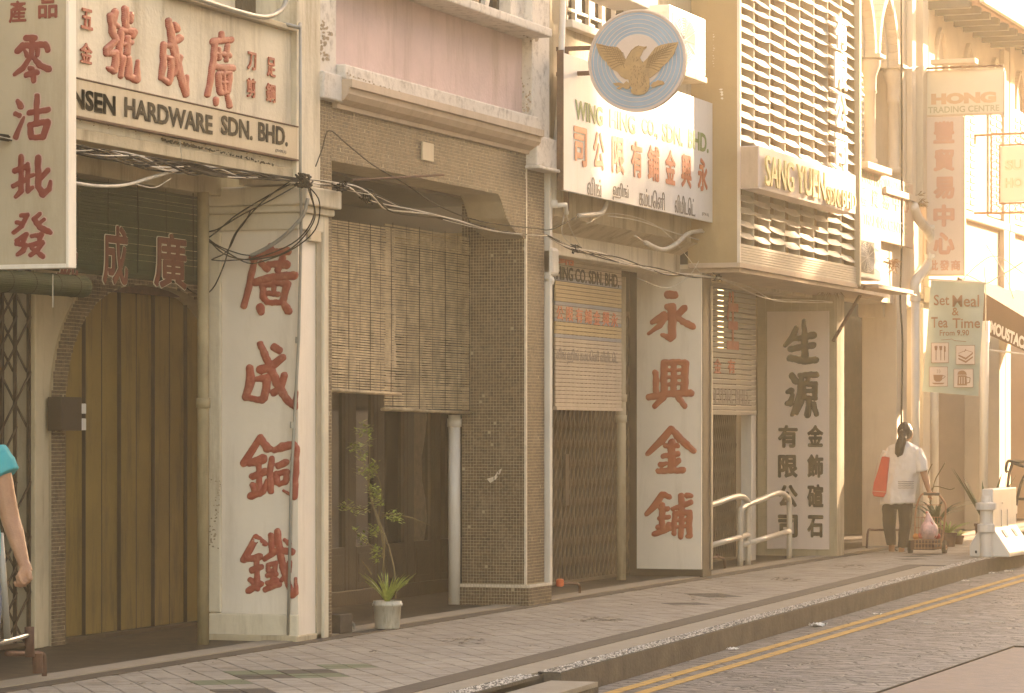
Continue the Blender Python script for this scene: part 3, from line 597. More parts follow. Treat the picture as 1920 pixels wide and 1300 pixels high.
# pipes on the pillar
cd = thing('conduit_pipe', 'thin grey conduit pipe running down the pillar beside the red characters', 'pipe', (20.39, .02, 0))
mb = MB(); mb.tube([onX(564, -60, 20.1) if 0 else onY(563, 45, -.1), onY(563, 330, -.12), onX(565, 400, 20.33), onX(560, 640, 20.38), onX(546, 900, 20.39), onX(540, 1198, 20.39)], .011, 8); mb.build('pipe', steelg, cd, smooth=True)
for px, py in ((558, 638), (548, 797)): mb = MB(); a = onX(px, py - 6, 20.385); b = onX(px - .5, py + 6, 20.385); mb.tube([a, b], .016, 8); mb.build('coupling', steelg, cd)
mb = MB(); mb.tube([onY(563, 45, -.1), onY(560, 52, -.1), onY(545, 48, -.06), onY(530, 45, -.03)], .014, 8); mb.build('elbow', steelg, cd, smooth=True)
uc = MB(); uc.tube(smoothpath([onY(330, -10, -.1), onY(370, -2, -.1), onY(440, 20, -.12), onY(495, 32, -.13), onY(528, 18, -.13), onY(540, -12, -.13)], 5), .018, 8)
tag(uc.build('curved_conduit', steelg, smooth=True, loc=onY(440, 20, -.12)), 'curved grey conduit crossing above the raised red characters', 'pipe')
def pipe(label, px, X, Y, r, z0, z1, mat=pvc, collars=(), name='drainpipe', group='white downpipes'):
    t = thing(name, label, 'pipe', (X, Y, z0), group); mb = MB(); mb.tube([(X, Y, z0), (X, Y, z1)], r, 16); mb.build('pipe', mat, t, smooth=True)
    for z in collars: mb = MB(); mb.tube([(X, Y, z), (X, Y, z + .07)], r + .01, 16); mb.build('collar', mat, t, smooth=True)
    return t
pipe('stained white downpipe left of the pillar with red characters', 381, 19.95, fy(381, 19.95), .04, 0, 3.1, M('tan_pipe_paint', (.3, .23, .13), .7, .2, 4, .2, 40, .7, (.1, .07, .04), 1.5), (1.62,))
# ============================================================ SHOPHOUSE TWO: pink, mosaic
h2 = thing('shophouse', 'pink shophouse with brown mosaic tiled beam and pillar', 'shophouse', (23, .7, 0), 'row of shophouses')
B('pillar', grout, h2, 20.72, 20.98, .0, .4, 0, 3.8)
mosaic(('Y', 0.0), 20.72, 20.98, 3.0, 3.8, 1, .025, h2); mosaic(('X', 20.98), 0, 0, 0, 0, 1, .025, h2) if 0 else None
mosaic(('Y', 0.0), 20.9, 20.98, 0, 3.0, 1, .025, h2)
B('pilaster', peel, h2, 20.7, 21.0, -.03, .4, 3.96, 6.5, bevel=.01)
mb = MB(); mb.box(20.68, 21.05, -.07, .4, 3.8, 3.99); mb.build('pilaster_base', peel, h2, bevel=.012)
B('beam', grout, h2, 20.98, 25.06, 0, .35, 3.385, 3.76)
mosaic(('Y', 0.0), 20.98, 25.06, 3.385, 3.76, 1, .025, h2)
# curved bracket at the right end of the beam
br = [(25.06, 0, 3.385), (24.4, 0, 3.385), (24.48, 0, 3.33), (24.6, 0, 3.2), (24.78, 0, 3.11), (25.06, 0, 3.06)]
MB().prism(br, (0, .33, 0)).build('bracket', grout, h2)
def inbr(x, z):
    zl = np.interp(x, [24.4, 24.48, 24.6, 24.78, 25.06], [3.385, 3.33, 3.2, 3.11, 3.06]); return z > zl
mosaic(('Y', 0.0), 24.4, 25.06, 3.06, 3.385, 1, .025, h2, mask=inbr)
# cornice
prof = [(0, 0), (-.03, 0), (-.035, .03), (-.05, .035), (-.09, .06), (-.12, .1), (-.125, .14), (-.15, .145), (-.15, .2), (.1, .2), (.1, 0)]
mb = MB(); mb.loft([[(x, y, 3.76 + z) for y, z in prof] for x in (21.0, 25.1)]); mb.build('cornice', corn, h2)
B('string_course', peel, h2, 21.0, 25.1, -.1, .3, 3.962, 4.07, bevel=.012)
B('upper_wall', pink, h2, 20.9, 25.2, .04, .34, 4.0, 4.72)
mb = MB(); mb.box(20.99, 25.1, -.22, .3, 4.725, 4.8); mb.build('ledge', peel, h2, bevel=.012)
B('upper_wall', peel, h2, 24.75, 25.1, .02, .3, 4.8, 6.6)
B('upper_wall', peel, h2, 20.98, 22.6, .1, .3, 4.8, 6.6)
xa, xb = 22.6, 24.75
for i in range(4):
    x0 = xa + (xb - xa) * i / 4; x1 = xa + (xb - xa) * (i + 1) / 4
    f = MB(); f.box(x0, x0 + .06, .12, .2, 4.8, 6.2); f.box(x1 - .05, x1, .12, .2, 4.8, 6.2); f.box(x0 + .06, x1 - .05, .12, .2, 4.8, 4.87); f = f.build('window', woodd, h2)
    B('pane', glassm, f, x0 + .06, x1 - .05, .16, .166, 4.87, 6.2)
    m_ = MB(); zz = 4.83 + (i % 2) * .03; m_.obox(((x0 + x1) / 2, .13, zz + .16), (.5, 0, .9), .2, (0, 1, 0), .02, (.9, 0, -.5), .04); m_.build('carved_bar', peel, f)
B('pilaster', peel, h2, 25.08, 25.52, -.05, .3, 3.9, 6.6, bevel=.012)
mb = MB(); mb.box(25.06, 25.56, -.1, .3, 3.67, 3.92); mb.box(25.04, 25.58, -.13, .3, 3.64, 3.67); mb.build('pilaster_base', peel, h2, bevel=.012)
# mosaic pillar
PY = fy(866, 25.06)
B('pillar', grout, h2, 25.063, 25.52, .0, PY, .19, 3.64)
mosaic(('X', 25.063), .005, PY, .195, 3.4, 1, .0255, h2); mosaic(('Y', 0.0), 25.07, 25.515, .195, 3.64, 1, .0255, h2)
mb = MB(); mb.box(25.055, 25.075, -.008, .012, .19, 3.64); mb.build('edge_trim', mosl, h2)
mb = MB(); mb.box(25.0, 25.56, -.05, PY + .05, 0, .19); mb.build('plinth', grout, h2)
mosaic(('X', 25.0), -.05, PY + .05, .0, .165, 1, .0255, h2); mosaic(('Y', -.05), 25.0, 25.56, 0, .165, 1, .0255, h2)
mosaic(('X', 24.998), -.05, PY + .05, .166, .192, 1, .026, h2, mosl); mosaic(('Y', -.052), 25.0, 25.56, .166, .192, 1, .026, h2, mosl)
MB().add([(25.059, fy(925 + a, 25.06), zX(925, 890 + b, 25.06)) for a, b in ((-12, 8), (2, 4), (8, -6), (16, -12), (14, -4), (4, 10), (-6, 16))], [(0, 1, 2, 3, 4, 5, 6)]).build('bare_spot', mosl, h2)
pipe('round white column pipe on the near side of the mosaic pillar', 853, 25.0, fy(852, 25.0) + .0, .05, .02, 1.6, pvc, (1.5,))
stain([(600, 40, 3), (612, 62, 6), (603, 95, 4), (612, 118, 6)], ('Y', -.031), chip, h2, 4, 4); stain([(640, 135, 2), (700, 158, 2), (760, 180, 3), (830, 200, 4), (900, 225, 2), (975, 240, 3)], ('Y', -.101), chip, h2, 2, 2)
stain([(990, 60, 5), (1003, 80, 5)], ('Y', -.051), chip, h2, 4, 4); stain([(985, 150, 3), (988, 200, 4), (990, 235, 3)], ('Y', -.051), chip, h2, 4, 2)
# house number plate and rod
B('number_plate', signc, h2, onY(788, 0, 0)[0], onY(809, 0, 0)[0], -.02, -.004, zY(798, 302), zY(798, 268), bevel=.003)
rd = MB(); rd.tube([onY(660, 338, -.05), onY(832, 328, -.35)], .01, 6); tag(rd.build('iron_rod', rust, loc=onY(740, 334, -.1)), 'rusty iron rod sticking out across the mosaic beam', 'rod')
B('ceiling', woodd, h2, 20.98, 25.3, .35, 1.6, 3.36, 3.4)
B('back_beam', brownp, h2, 20.98, 29.6, YB + .05, YB + .3, 3.0, 3.6)
# timber shop front
sf = thing('timber_shopfront', 'dark timber shopfront with tall glazed panels behind the potted plant', 'shopfront', (26, YB, 0))
x0, x1 = 23.6, 29.3; B('sill', woodd, sf, x0, x1, YB - .02, YB + .1, .0, .14, bevel=.008); B('head', woodd, sf, x0, x1, YB - .02, YB + .1, 2.5, 3.0, bevel=.008)
stl = [23.6, onY(650, 0, YB)[0], onY(707, 0, YB)[0], onY(762, 0, YB)[0], onY(818, 0, YB)[0], 29.2]
stl = [onY(p_, 0, YB)[0] for p_ in (600, 652, 706, 762, 812, 850)] + [29.3]
curt = M('lace_curtain', (.16, .13, .09), .9, .3, 14, .3)
for i in range(len(stl) - 1):
    a, b = stl[i], stl[i + 1]; f = MB(); f.box(a, a + .16, YB - .01, YB + .06, .14, 2.5); f.box(b - .08, b, YB - .01, YB + .06, .14, 2.5); f.box(a + .16, b - .08, YB - .01, YB + .06, .14, .5); f.box(a + .16, b - .08, YB - .01, YB + .06, 2.3, 2.5)
    f = f.build('door_leaf', woodd, sf, bevel=.006); B('pane', glassm, f, a + .16, b - .08, YB + .02, YB + .026, .5, 2.3)
    mbp = MB(); mbp.box(a + .2, b - .12, YB - .018, YB - .01, .2, .44); mbp.build('panel', woodd, f, bevel=.004)
    if i in (3,):
        K = 10; MB().loft([[(a + .2, YB + .012, .5 + 1.8 * q / K), (a + .2 + (b - a - .3) * (.75 + .2 * math.sin(q * 1.3)), YB + .012 + .0, .5 + 1.8 * q / K), (a + .2 + (b - a - .3) * (.75 + .2 * math.sin(q * 1.3)), YB + .016, .5 + 1.8 * q / K), (a + .2, YB + .016, .5 + 1.8 * q / K)] for q in range(K + 1)]).build('curtain', curt, f)
ZB1 = zY(680, 732, .42); ZB2 = zY(820, 768, .5)
b1 = blind('brown bamboo blind hanging left, its rolled hem higher than its neighbour', .42, onY(600, 0, .42)[0], onY(741, 0, .42)[0], ZB1, 3.05, .0195, bamboo, 'brown bamboo blinds of the pink shophouse', sagf=.02, ncord=7, wav=.006)
b2 = blind('brown bamboo blind hanging right against the mosaic pillar, reaching lower', .5, onY(722, 0, .5)[0], onY(890, 0, .5)[0], ZB2, 3.1, .0195, bamboo, 'brown bamboo blinds of the pink shophouse', sagf=.0, ncord=7, wav=.006)
for b_, x0, x1, z, y in ((b1, onY(600, 0, .42)[0], onY(748, 0, .42)[0], ZB1, .42), (b2, onY(718, 0, .5)[0], onY(890, 0, .5)[0], ZB2, .5)):
    mb = MB()
    for k in range(3): mb.tube([(x0, y + .012 * k - .015, z - .004 * k), ((x0 + x1) / 2, y + .012 * k - .015, z - .016), (x1, y + .012 * k - .015, z - .022)], .012, 8)
    mb.build('hem_roll', bamboo, b_, smooth=True)
# ============================================================ SHOPHOUSE THREE: goldsmith
h3 = thing('shophouse', 'cream shophouse behind the round eagle sign and white trilingual board', 'shophouse', (28, .7, 0), 'row of shophouses')
x1 = onY(1034, 0, -.02)[0]
B('pilaster', white, h3, 25.585, x1, -.03, .3, .16, 3.9, bevel=.006)
mb = MB(); mb.box(25.585, x1 + .13, -.05, .3, 2.78, 3.02); mb.box(25.585, x1 + .05, -.04, .3, 2.7, 2.78); mb.build('bracket_block', white, h3, bevel=.03)
B('upper_wall', cream2, h3, 25.57, 30.0, .06, .4, 3.3, 4.95)
B('upper_wall', cream2, h3, 25.57, 26.3, .06, .4, 4.95, 6.8); B('upper_wall', cream2, h3, 28.6, 30.0, .06, .4, 4.95, 6.8)
B('window_sill', white, h3, 26.2, 28.7, -.02, .3, 4.95, 5.02, bevel=.008)
f = B('window', woodd, h3, 26.3, 28.6, .3, .34, 5.02, 6.8)
for i in range(6):
    x = 26.35 + i * .375; mb = MB(); mb.box(x, x + .03, .26, .298, 5.02, 6.8); 
    for k in range(7): mb.box(x + .03, x + .375, .265, .298, 5.2 + k * .24, 5.225 + k * .24)
    mb.build('frame', pvc, f)
B('beam', cream, h3, 25.6, 30.1, .2, .5, 3.0, 3.2, bevel=.01)
MB().prism([(25.6, -.0, 3.3), (25.6, .45, 3.05), (25.6, .45, 3.3)], (4.5, 0, 0)).build('sloping_soffit', cream2, h3)
B('ceiling', tan_, h3, 25.5, 30.1, .5, 1.6, 3.1, 3.15)
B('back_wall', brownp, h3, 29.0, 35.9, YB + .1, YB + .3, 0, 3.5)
# pillar with dark sides
B('pillar', brownp, h3, 30.2, 30.5, 0, .76, .0, 3.4, bevel=.008)
B('corner_strip', signc, h3, 30.46, 30.505, -.012, .0, .1, 2.9, bevel=.003)
# trilingual board
XB0, XB1 = onY(1056, 0, -.15)[0], onY(1339, 0, -.15)[0]
z0, z1 = zY(1200, 388, -.15), zY(1060, 100, -.15)
sb = thing('shop_sign', 'white sheet sign with green WING HING CO., SDN. BHD. and orange Chinese letters', 'sign', ((XB0 + XB1) / 2, -.15, z0))
B('sheet', signw, sb, XB0, XB1, -.15, -.12, z0, z1, bevel=.003); B('frame', rust, sb, XB0 - .02, XB0 - .001, -.155, -.1, z0, z1 + .02)
orr = M('orange_red_letter_paint', (.55, .15, .07), .5, .1, 5, .05, 40, .2, (.6, .35, .25), 3)
pS = ('Y', -.151)
yy = lambda x: 190 + (x - 1078) * .262
perspline([('WING', 1078, 1130), ('HING', 1143, 1191), ('CO.,', 1203, 1233), ('SDN.', 1241, 1280), ('BHD.', 1290, 1328)], pS, lambda x: 186 + (x - 1078) * .262, lambda x: 37 - (x - 1078) * .006, green, sb, off=.03)
for ch, a, b in zip('司公限有鋪金興永', (1075, 1112, 1147, 1183, 1214, 1247, 1277, 1308), (1100, 1133, 1170, 1204, 1236, 1266, 1296, 1326)):
    t0 = 235 + (a - 1075) * .255; text(ch, (a, t0), (b, t0 + 74 - (a - 1075) * .05), pS, orr, sb, name='character', off=.03)
for wd, a, b in (('விங்', 1101, 1127), ('ஹிங்', 1149, 1178), ('கம்பெனி', 1198, 1246), ('லிமிடெட்.', 1265, 1303)):
    t0 = 330 + (a - 1101) * .205; text(wd, (a, t0), (b, t0 + 35), pS, greyp, sb, name='lettering', off=.004)
text('(1724-X)', (1316, 398), (1328, 405), pS, greyp, sb)
# round eagle sign on two arms
XE = 25.9
es = thing('round_sign', 'round blue ringed enamel sign with a gold eagle, on two iron arms', 'sign', (XE, -.6, 4.6))
cE = onX(1194.5, 114, XE); RE = (onX(1103, 114, XE) - onX(1286, 114, XE)).length / 2
def disc(r, x0, th, mat, name, sm=48, c=None):
    c = c or cE; mb = MB(); V = [(x0, c[1] + r * math.cos(2 * math.pi * k / sm), c[2] + r * math.sin(2 * math.pi * k / sm)) for k in range(sm)]
    mb.prism(V, (th, 0, 0)); return mb.build(name, mat, es)
def ring(r0, r1, x, th, mat, name, sm=64):
    mb = MB(); R = [[(x, cE[1] + r * math.cos(a), cE[2] + r * math.sin(a)) for r, x in ((r0, x), (r1, x), (r1, x + th), (r0, x + th))] for a in [2 * math.pi * k / sm for k in range(sm + 1)]]
    mb.loft(R, cap=False); return mb.build(name, mat, es)
disc(RE, XE, .035, discp, 'disc'); disc(RE * .94, XE - .003, .003, blue, 'blue_field')
ring(RE * .965, RE * 1.0, XE - .012, .05, discp, 'rim')
for k, r in enumerate((.89, .80, .72, .64, .57)): ring(RE * r, RE * (r + .013), XE - .005, .002, discp, 'ring_line')
disc(RE * .52, XE - .0062, .003, discp, 'centre_disc')
EX, EY, ES = 1090, 0, 5.908     # eagle outline digitised from the sign itself
def eg(pts): return [onX(EX + x / ES, EY + y / ES, XE - .009) for x, y in pts]
body = [(505,650),(530,600),(560,560),(600,520),(640,508),(700,520),(728,515),(722,535),(690,560),(672,600),(650,640),(680,695),(720,760),(750,820),(755,880),(760,960),(740,1010),(700,1045),(640,1055),(580,1050),(550,1020),(560,980),(535,930),(520,860),(500,800),(480,740),(490,680)]
lw = [(160,480),(220,492),(300,515),(400,522),(440,560),(460,620),(500,665),(530,720),(540,800),(530,880),(490,880),(440,850),(400,800),(340,770),(325,750),(290,720),(280,690),(240,660),(210,620),(190,580),(178,540)]
rw = [(680,698),(730,650),(780,580),(820,530),(880,500),(960,482),(1075,468),(1060,520),(1040,560),(1030,600),(990,650),(960,690),(900,740),(860,790),(800,840),(760,870),(730,840),(700,780)]
la = [(350,925),(420,915),(470,930),(500,900),(540,930),(540,980),(500,990),(460,970),(420,995),(390,985),(430,955),(380,950)]
lb = [(770,950),(800,910),(830,905),(850,890),(880,895),(915,905),(920,935),(880,945),(830,960),(790,975)]
E_ = []
for nm, p_, dx in (('wing', lw, 0), ('wing', rw, 0), ('talon', la, -.002), ('talon', lb, -.002), ('eagle_body', body, -.004)):
    q = eg(p_); q = [v + Vector((dx, 0, 0)) for v in q]; MB().prism(q, (-.006, 0, 0)).build(nm, gold, es)
fe = MB()
def fl(a, b, x=-.0165, w=.0028):
    A_, B_ = eg([a, b]); A_ = A_ + Vector((x + .009, 0, 0)); B_ = B_ + Vector((x + .009, 0, 0)); d = (B_ - A_); fe.obox((A_ + B_) / 2, d, d.length / 2, (1, 0, 0), .0006, d.cross(Vector((1, 0, 0))), w)
for k in range(9):
    t = k / 8; a0 = (470 + 40 * t, 590 + 110 * t); b0 = (185 + 150 * t, 500 + 270 * t); fl(a0, ((a0[0] + b0[0]) / 2, (a0[1] + b0[1]) / 2 - 14)); fl(((a0[0] + b0[0]) / 2, (a0[1] + b0[1]) / 2 - 14), b0)
    a0 = (745 - 30 * t, 640 + 110 * t); b0 = (1055 - 190 * t, 490 + 300 * t); fl(a0, ((a0[0] + b0[0]) / 2, (a0[1] + b0[1]) / 2 - 14)); fl(((a0[0] + b0[0]) / 2, (a0[1] + b0[1]) / 2 - 14), b0)
for k in range(7): fl((240 + k * 26, 500 + k * 4), (300 + k * 30, 600 + k * 26), w=.0018); fl((1000 - k * 30, 488 + k * 8), (930 - k * 30, 590 + k * 26), w=.0018)
for k in range(70):
    x = random.uniform(520, 730); y = random.uniform(620, 1020)
    if abs(x - 625) < 60 + (y - 620) * .14: fl((x, y), (x + random.uniform(-6, 6), y + 18), -.0205, .002)
for a, b in (((505, 650), (560, 560)), ((560, 560), (640, 508)), ((650, 540), (662, 542)), ((690, 540), (722, 525))): fl(a, b, -.0205)
fe.build('feather_lines', golde, es, kind='stuff')
for py, tip in ((93, 1003), (140, 1003)):
    a = onX(tip, py, XE); mb = MB(); mb.box(XE + .04, XE + .075, cE[1] - .1, .04, a[2] - .018, a[2] + .018); mb.build('arm', rust, es)
mb = MB(); u_ = fy(1058, XE); mb.box(XE + .04, XE + .07, u_ - .02, u_ + .02, zX(1058, 395, XE), zX(1058, 95, XE)); mb.build('hanger', rust, es)
# air conditioners
def ac(label, x0, x1, y0, y1, z0, z1, grp='air conditioner outdoor units'):
    t = thing('air_conditioner', label, 'air conditioner', ((x0 + x1) / 2, (y0 + y1) / 2, z0), grp)
    B('casing', acw, t, x0, x1, y0, y1, z0, z1, bevel=.012); yf = y0
    xf0, xf1 = x0 + (x1 - x0) * .08, x0 + (x1 - x0) * .7; B('fan_recess', dkgrey, t, xf0, xf1, yf - .004, yf - .001, z0 + .06, z1 - .06)
    mb = MB(); cx, cz, R_ = (xf0 + xf1) / 2, (z0 + z1) / 2, (z1 - z0) / 2 - .07
    for r in [R_ * k / 9 for k in range(1, 10)]: mb.tube([(cx + (xf1 - xf0) / 2 * r / R_ * math.cos(a), yf - .012, cz + r * math.sin(a)) for a in [2 * math.pi * q / 20 for q in range(21)]], .003, 4)
    for k in range(12): mb.tube([(cx, yf - .012, cz), (cx + (xf1 - xf0) / 2 * math.cos(k * .524), yf - .012, cz + R_ * math.sin(k * .524))], .003, 4)
    mb.build('fan_guard', acw, t); mb = MB()
    for k in range(int((z1 - z0) / .035) - 2): mb.box(x0 - .006, x0, y0 + .04, y1 - .04, z0 + .05 + k * .035, z0 + .066 + k * .035)
    mb.build('side_louvre', acw, t)
    mb = MB()
    for k in range(4): z = z1 - .12 - k * .12; mb.tube([(xf1 + .04, yf - .006, z), ((xf1 + x1) / 2, yf - .012, z - .025), (x1 - .03, yf - .006, z)], .004, 4)
    mb.build('handle_line', acw, t); return t
zb_, zt_ = zY(1300, 140, -.3), zY(1270, 18, -.3)
ac('air conditioner unit in sunlight behind the right edge of the eagle sign', onY(1255, 0, -.34)[0], onY(1323, 0, -.34)[0], -.34, .0, zb_, zt_)
B('ac_shelf', cream2, h3, onY(1252, 0, -.36)[0], onY(1326, 0, -.36)[0], -.36, .06, zb_ - .06, zb_ - .005, bevel=.005)
ac('upper air conditioner unit cut by the top of the picture', onY(1165, 0, -.3)[0], onY(1218, 0, -.3)[0], -.3, .04, zY(1200, 10, -.3), zY(1200, 10, -.3) + .62)
mb = MB(); P_ = onY(1040, 0, .0)[0]; mb.tube([onY(1056, 0, -.02), onY(1050, 180, -.02), onY(1040, 300, -.02), onY(1037, 380, -.02)], .028, 10); mb.tube([onY(1037, 376, -.03), onY(1037, 390, -.03)], .04, 10); mb.tube([onY(1040, 386, -.04), onY(1060, 384, -.08), onY(1062, 402, -.08)], .022, 8)
tag(mb.build('waste_pipe', pvc, smooth=True, loc=onY(1037, 380, -.03)), 'cream waste pipe running down beside the round eagle sign', 'pipe')
# painted slatted blind and the gate behind
YP_ = .36
pbs = thing('painted_blind', 'pale slatted blind painted with coloured stripes and shop letters', 'blind', (27, YP_, 1.7))
xa, xb = onY(1040, 0, YP_)[0], onY(1164, 0, YP_)[0]; za, zt = zY(1100, 764, YP_), zY(1040, 447, YP_)
bandz = lambda py: zY(1040, py, YP_)
sc1 = M('pale_slat', (.43, .34, .25), .65, .1, 6, .1, 60, .3, (.3, .2, .12), 2); sc2 = M('yellow_slat', (.44, .31, .16), .65, .1, 6); sc3 = M('blue_grey_slat', (.26, .25, .25), .65, .1, 6)
z = za; k = 0
while z < zt:
    m_ = sc1
    if bandz(565) < z < bandz(532): m_ = sc2
    if bandz(628) < z < bandz(605): m_ = sc2
    if bandz(572) < z < bandz(565) or bandz(640) < z < bandz(630) or bandz(605) < z < bandz(598) or bandz(532) < z < bandz(526): m_ = sc3
    B('slat', m_, pbs, xa, xb, YP_ - .008 + random.uniform(-.002, .002), YP_ + .006, z + .002, z + .034, bevel=.003); z += .036; k += 1
pB = ('Y', YP_ - .011)
text('HING CO. SDN. BHD.', (1043, 498), (1160, 524), pB, charc, pbs, off=.02); 
for ch, a in zip('公限有鋪金興永', (1043, 1061, 1079, 1096, 1112, 1129, 1145)): text(ch, (a, 573 + (a - 1043) * .13), (a + 13, 600 + (a - 1043) * .13), pB, orr, pbs, name='character', off=.02)
text('விங் ஹிங் கம்பெனி லிமிடெட்', (1043, 652), (1158, 682), pB, greyp, pbs); text('鋪', (1046, 463), (1076, 495), pB, orr, pbs, name='character', off=.02)
B('blind_rail', sc1, pbs, xa, xb, YP_ - .02, YP_ + .02, za - .03, za, bevel=.005)
gm = M('gate_grey_brown', (.15, .1, .06), .55, .25, 6)
grille('grey brown collapsible gate under the painted blind', onY(1036, 0, .7)[0], onY(1172, 0, .9)[0], .8, .04, 2.6, 22, gm)
mb = MB(); q = onY(1062, 900, .76); mb.obox(q, (1, 0, 0), .05, (0, 1, 0), .01, (0, 0, 1), .24); mb.build('lock_plate', gm, loc=q).__setitem__('label', 'long steel lock plate on the gate under the painted blind'); bpy.data.objects['lock_plate']['category'] = 'lock'
B('back_panel', floorm, h3, 26.5, 31.5, 1.0, 1.05, .0, 3.1)
pipe('cream downpipe between the collapsible gate and the white character board', 1165, 29.4, fy(1165, 29.4), .045, 0, 2.95, cream2, (1.55, 1.75))
# 永興金鋪 board
X3 = 30.15
wb = thing('vertical_sign', 'white upright board with four orange red characters on the goldsmith pillar', 'sign', (X3, .35, .1), 'upright boards on pillars')
yl_, yr_ = fy(1194, X3), fy(1315, X3); zt, zb = zX(1250, 497, X3), zX(1250, 1067, X3)
mb = MB(); n = 12
mb.loft([[(X3 - .02 * math.sin(math.pi * k / n), yr_ + (yl_ - yr_) * k / n, zb), (X3 - .02 * math.sin(math.pi * k / n), yr_ + (yl_ - yr_) * k / n, zt), (X3 + .03, yr_ + (yl_ - yr_) * k / n, zt), (X3 + .03, yr_ + (yl_ - yr_) * k / n, zb)] for k in range(n + 1)]); mb.build('board', signc2, wb, smooth=False)
YO = [[(915,553,26),(955,553,24)],[(905,632,18),(940,640,28),(940,830,25),(925,845,22),(868,822,7)],[(805,737,15),(882,692,24),(895,705,20),(858,762,16),(780,815,7)],[(1020,645,22),(975,690,18),(965,695,14),(1010,732,20),(1080,768,20)]]
XI = [[(828,1080,18),(832,1210,18)],[(885,1022,22),(885,1210,22)],[(885,1010,18),(1030,1010,18)],[(1030,1020,23),(1020,1210,24)],[(952,1015,18),(950,1210,20)],[(885,1065,9),(1030,1060,9)],[(880,1112,10),(1030,1108,10)],[(880,1160,10),(1030,1152,10)],[(785,1247,20),(900,1225,20),(1065,1217,22)],[(880,1250,20),(823,1306,15)],[(985,1250,20),(1024,1306,15)]]
JN = [[(862,217,18),(800,290,22),(716,370,12)],[(865,217,18),(920,280,22),(1000,350,16)],[(865,300,22),(865,470,22)],[(825,320,13),(900,320,15)],[(812,386,13),(902,370,15)],[(798,440,17),(830,430,10)],[(908,415,17),(885,442,12)],[(780,478,15),(935,473,17)]]
PU = [[(805,627,18),(765,690,20),(710,745,13)],[(815,627,17),(850,640,15)],[(790,712,10),(840,715,13)],[(805,690,17),(805,850,17)],[(790,775,12),(846,765,13)],[(780,830,15),(795,830,10)],[(846,810,13),(835,835,10)],[(756,872,15),(850,838,15)],[(872,715,12),(985,675,15)],[(925,635,18),(928,760,16),(922,890,15)],[(962,630,17),(984,632,12)],[(885,750,15),(878,868,13)],[(885,745,15),(975,737,17),(975,880,17),(960,885,10)],[(895,787,9),(962,780,9)],[(895,828,9),(962,822,9)]]
pw3 = ('X', X3 - .022)
orl = M('orange_red_character_enamel', (.42, .09, .035), .42, .1, 6, .1)
strokes(YO, (1000, 400), 3.611, pw3, orl, wb); strokes(XI, (1000, 400), 3.611, pw3, orl, wb); strokes(JN, (1000, 740), 3.333, pw3, orl, wb); strokes(PU, (1000, 740), 3.333, pw3, orl, wb)
# ============================================================ SHOPHOUSE FOUR: louvred screen
h4 = thing('shophouse', 'shophouse with projecting screen of white curved louvre tiles', 'shophouse', (33, .7, 0), 'row of shophouses')
XL0, XL1, YL = 30.02, 34.78, -.40
zl0 = zY(1381, 470, YL); zlb = zY(1381, 492, YL)
B('screen_side', tan_, h4, XL0, XL0 + .06, YL, .1, zlb, 7.2); B('screen_side', tan_, h4, XL1 - .06, XL1, YL, .1, zlb, 7.2)
B('screen_back', M('brown_screen_backing', (.34, .22, .11), .8, .1, 3), h4, XL0 + .06, XL1 - .06, YL + .12, YL + .16, zlb, 7.2)
B('frame_post', signc2, h4, XL0 - .004, XL0 + .03, YL - .03, YL, zlb, 7.2); B('frame_post', signc, h4, XL1 - .05, XL1 + .02, YL - .06, YL + .02, zlb - .03, 7.2, bevel=.006)
mb = MB()
for k in range(7): mb.box(XL0 + .03, XL1 - .06, YL - .02, YL, zlb + .003 + k * .026, zlb + .022 + k * .026)
mb.build('ribbed_band', lou, h4, kind='stuff'); B('sill', corn, h4, XL0, XL1, YL - .03, .1, zlb - .05, zlb, bevel=.006)
B('band_backing', lou, h4, XL0 + .03, XL1 - .06, YL + .001, YL + .03, zlb, zlb + .19)
# louvre tiles
nb = 8; pw_ = (XL1 - .06 - XL0 - .03) / nb; prow = .118; nr = int((6.35 - zl0 - .15) / prow) + 1
def loumesh(v):
    mb = MB(); K = 6; r = random.Random(v); sg = r.uniform(.012, .02); tw = r.uniform(-.006, .006)
    R = []
    for k in range(K + 1):
        t = k / K; x = t * (pw_ - .015); sag = -sg * 4 * t * (1 - t) + tw * t
        R.append([(x, -.035 + sag * .5, -.035 + sag), (x, .02, .028 + sag * .3), (x, .026, .028 + sag * .3), (x, -.028 + sag * .5, -.04 + sag)])
    mb.loft(R); me = bpy.data.meshes.new('louvre_tile'); me.from_pydata(mb.v, [], mb.f); me.materials.append(lou); return me
lms = [loumesh(v) for v in range(6)]
pier_ = MB()
for i in range(nb):
    x = XL0 + .035 + i * pw_
    if i: pier_.box(x - .02, x - .008, YL + .0, YL + .12, zlb + .19, 7.1)
    for j in range(nr):
        z = zl0 + .17 + j * prow + (.0 if i % 2 else .012)
        o = bpy.data.objects.new('louvre_tile', random.choice(lms)); COL.objects.link(o); o.parent = h4; o.location = Vector((x + random.uniform(-.004, .004), YL + .02, z)) - Vector(h4['_w']); o.rotation_euler = (random.uniform(-.08, .08), random.uniform(-.03, .03), 0)
pier_.build('mullions', lou, h4)
for k, ch in enumerate('有限公司'):
    text(ch, (1561, 20 + k * 76), (1584, 88 + k * 76), ('Y', YL - .06), acw, h4, name='character', ext=.012, off=.03, lift=.01)
stain([(1352, 168, 2), (1354, 178, 4), (1355, 192, 2)], ('X', XL0), chipw, h4, .6, 5, 'paint_chip'); stain([(1337, 60, 1), (1338, 130, 1)], ('X', XL0), chipw, h4, .5, 1, 'paint_chip')
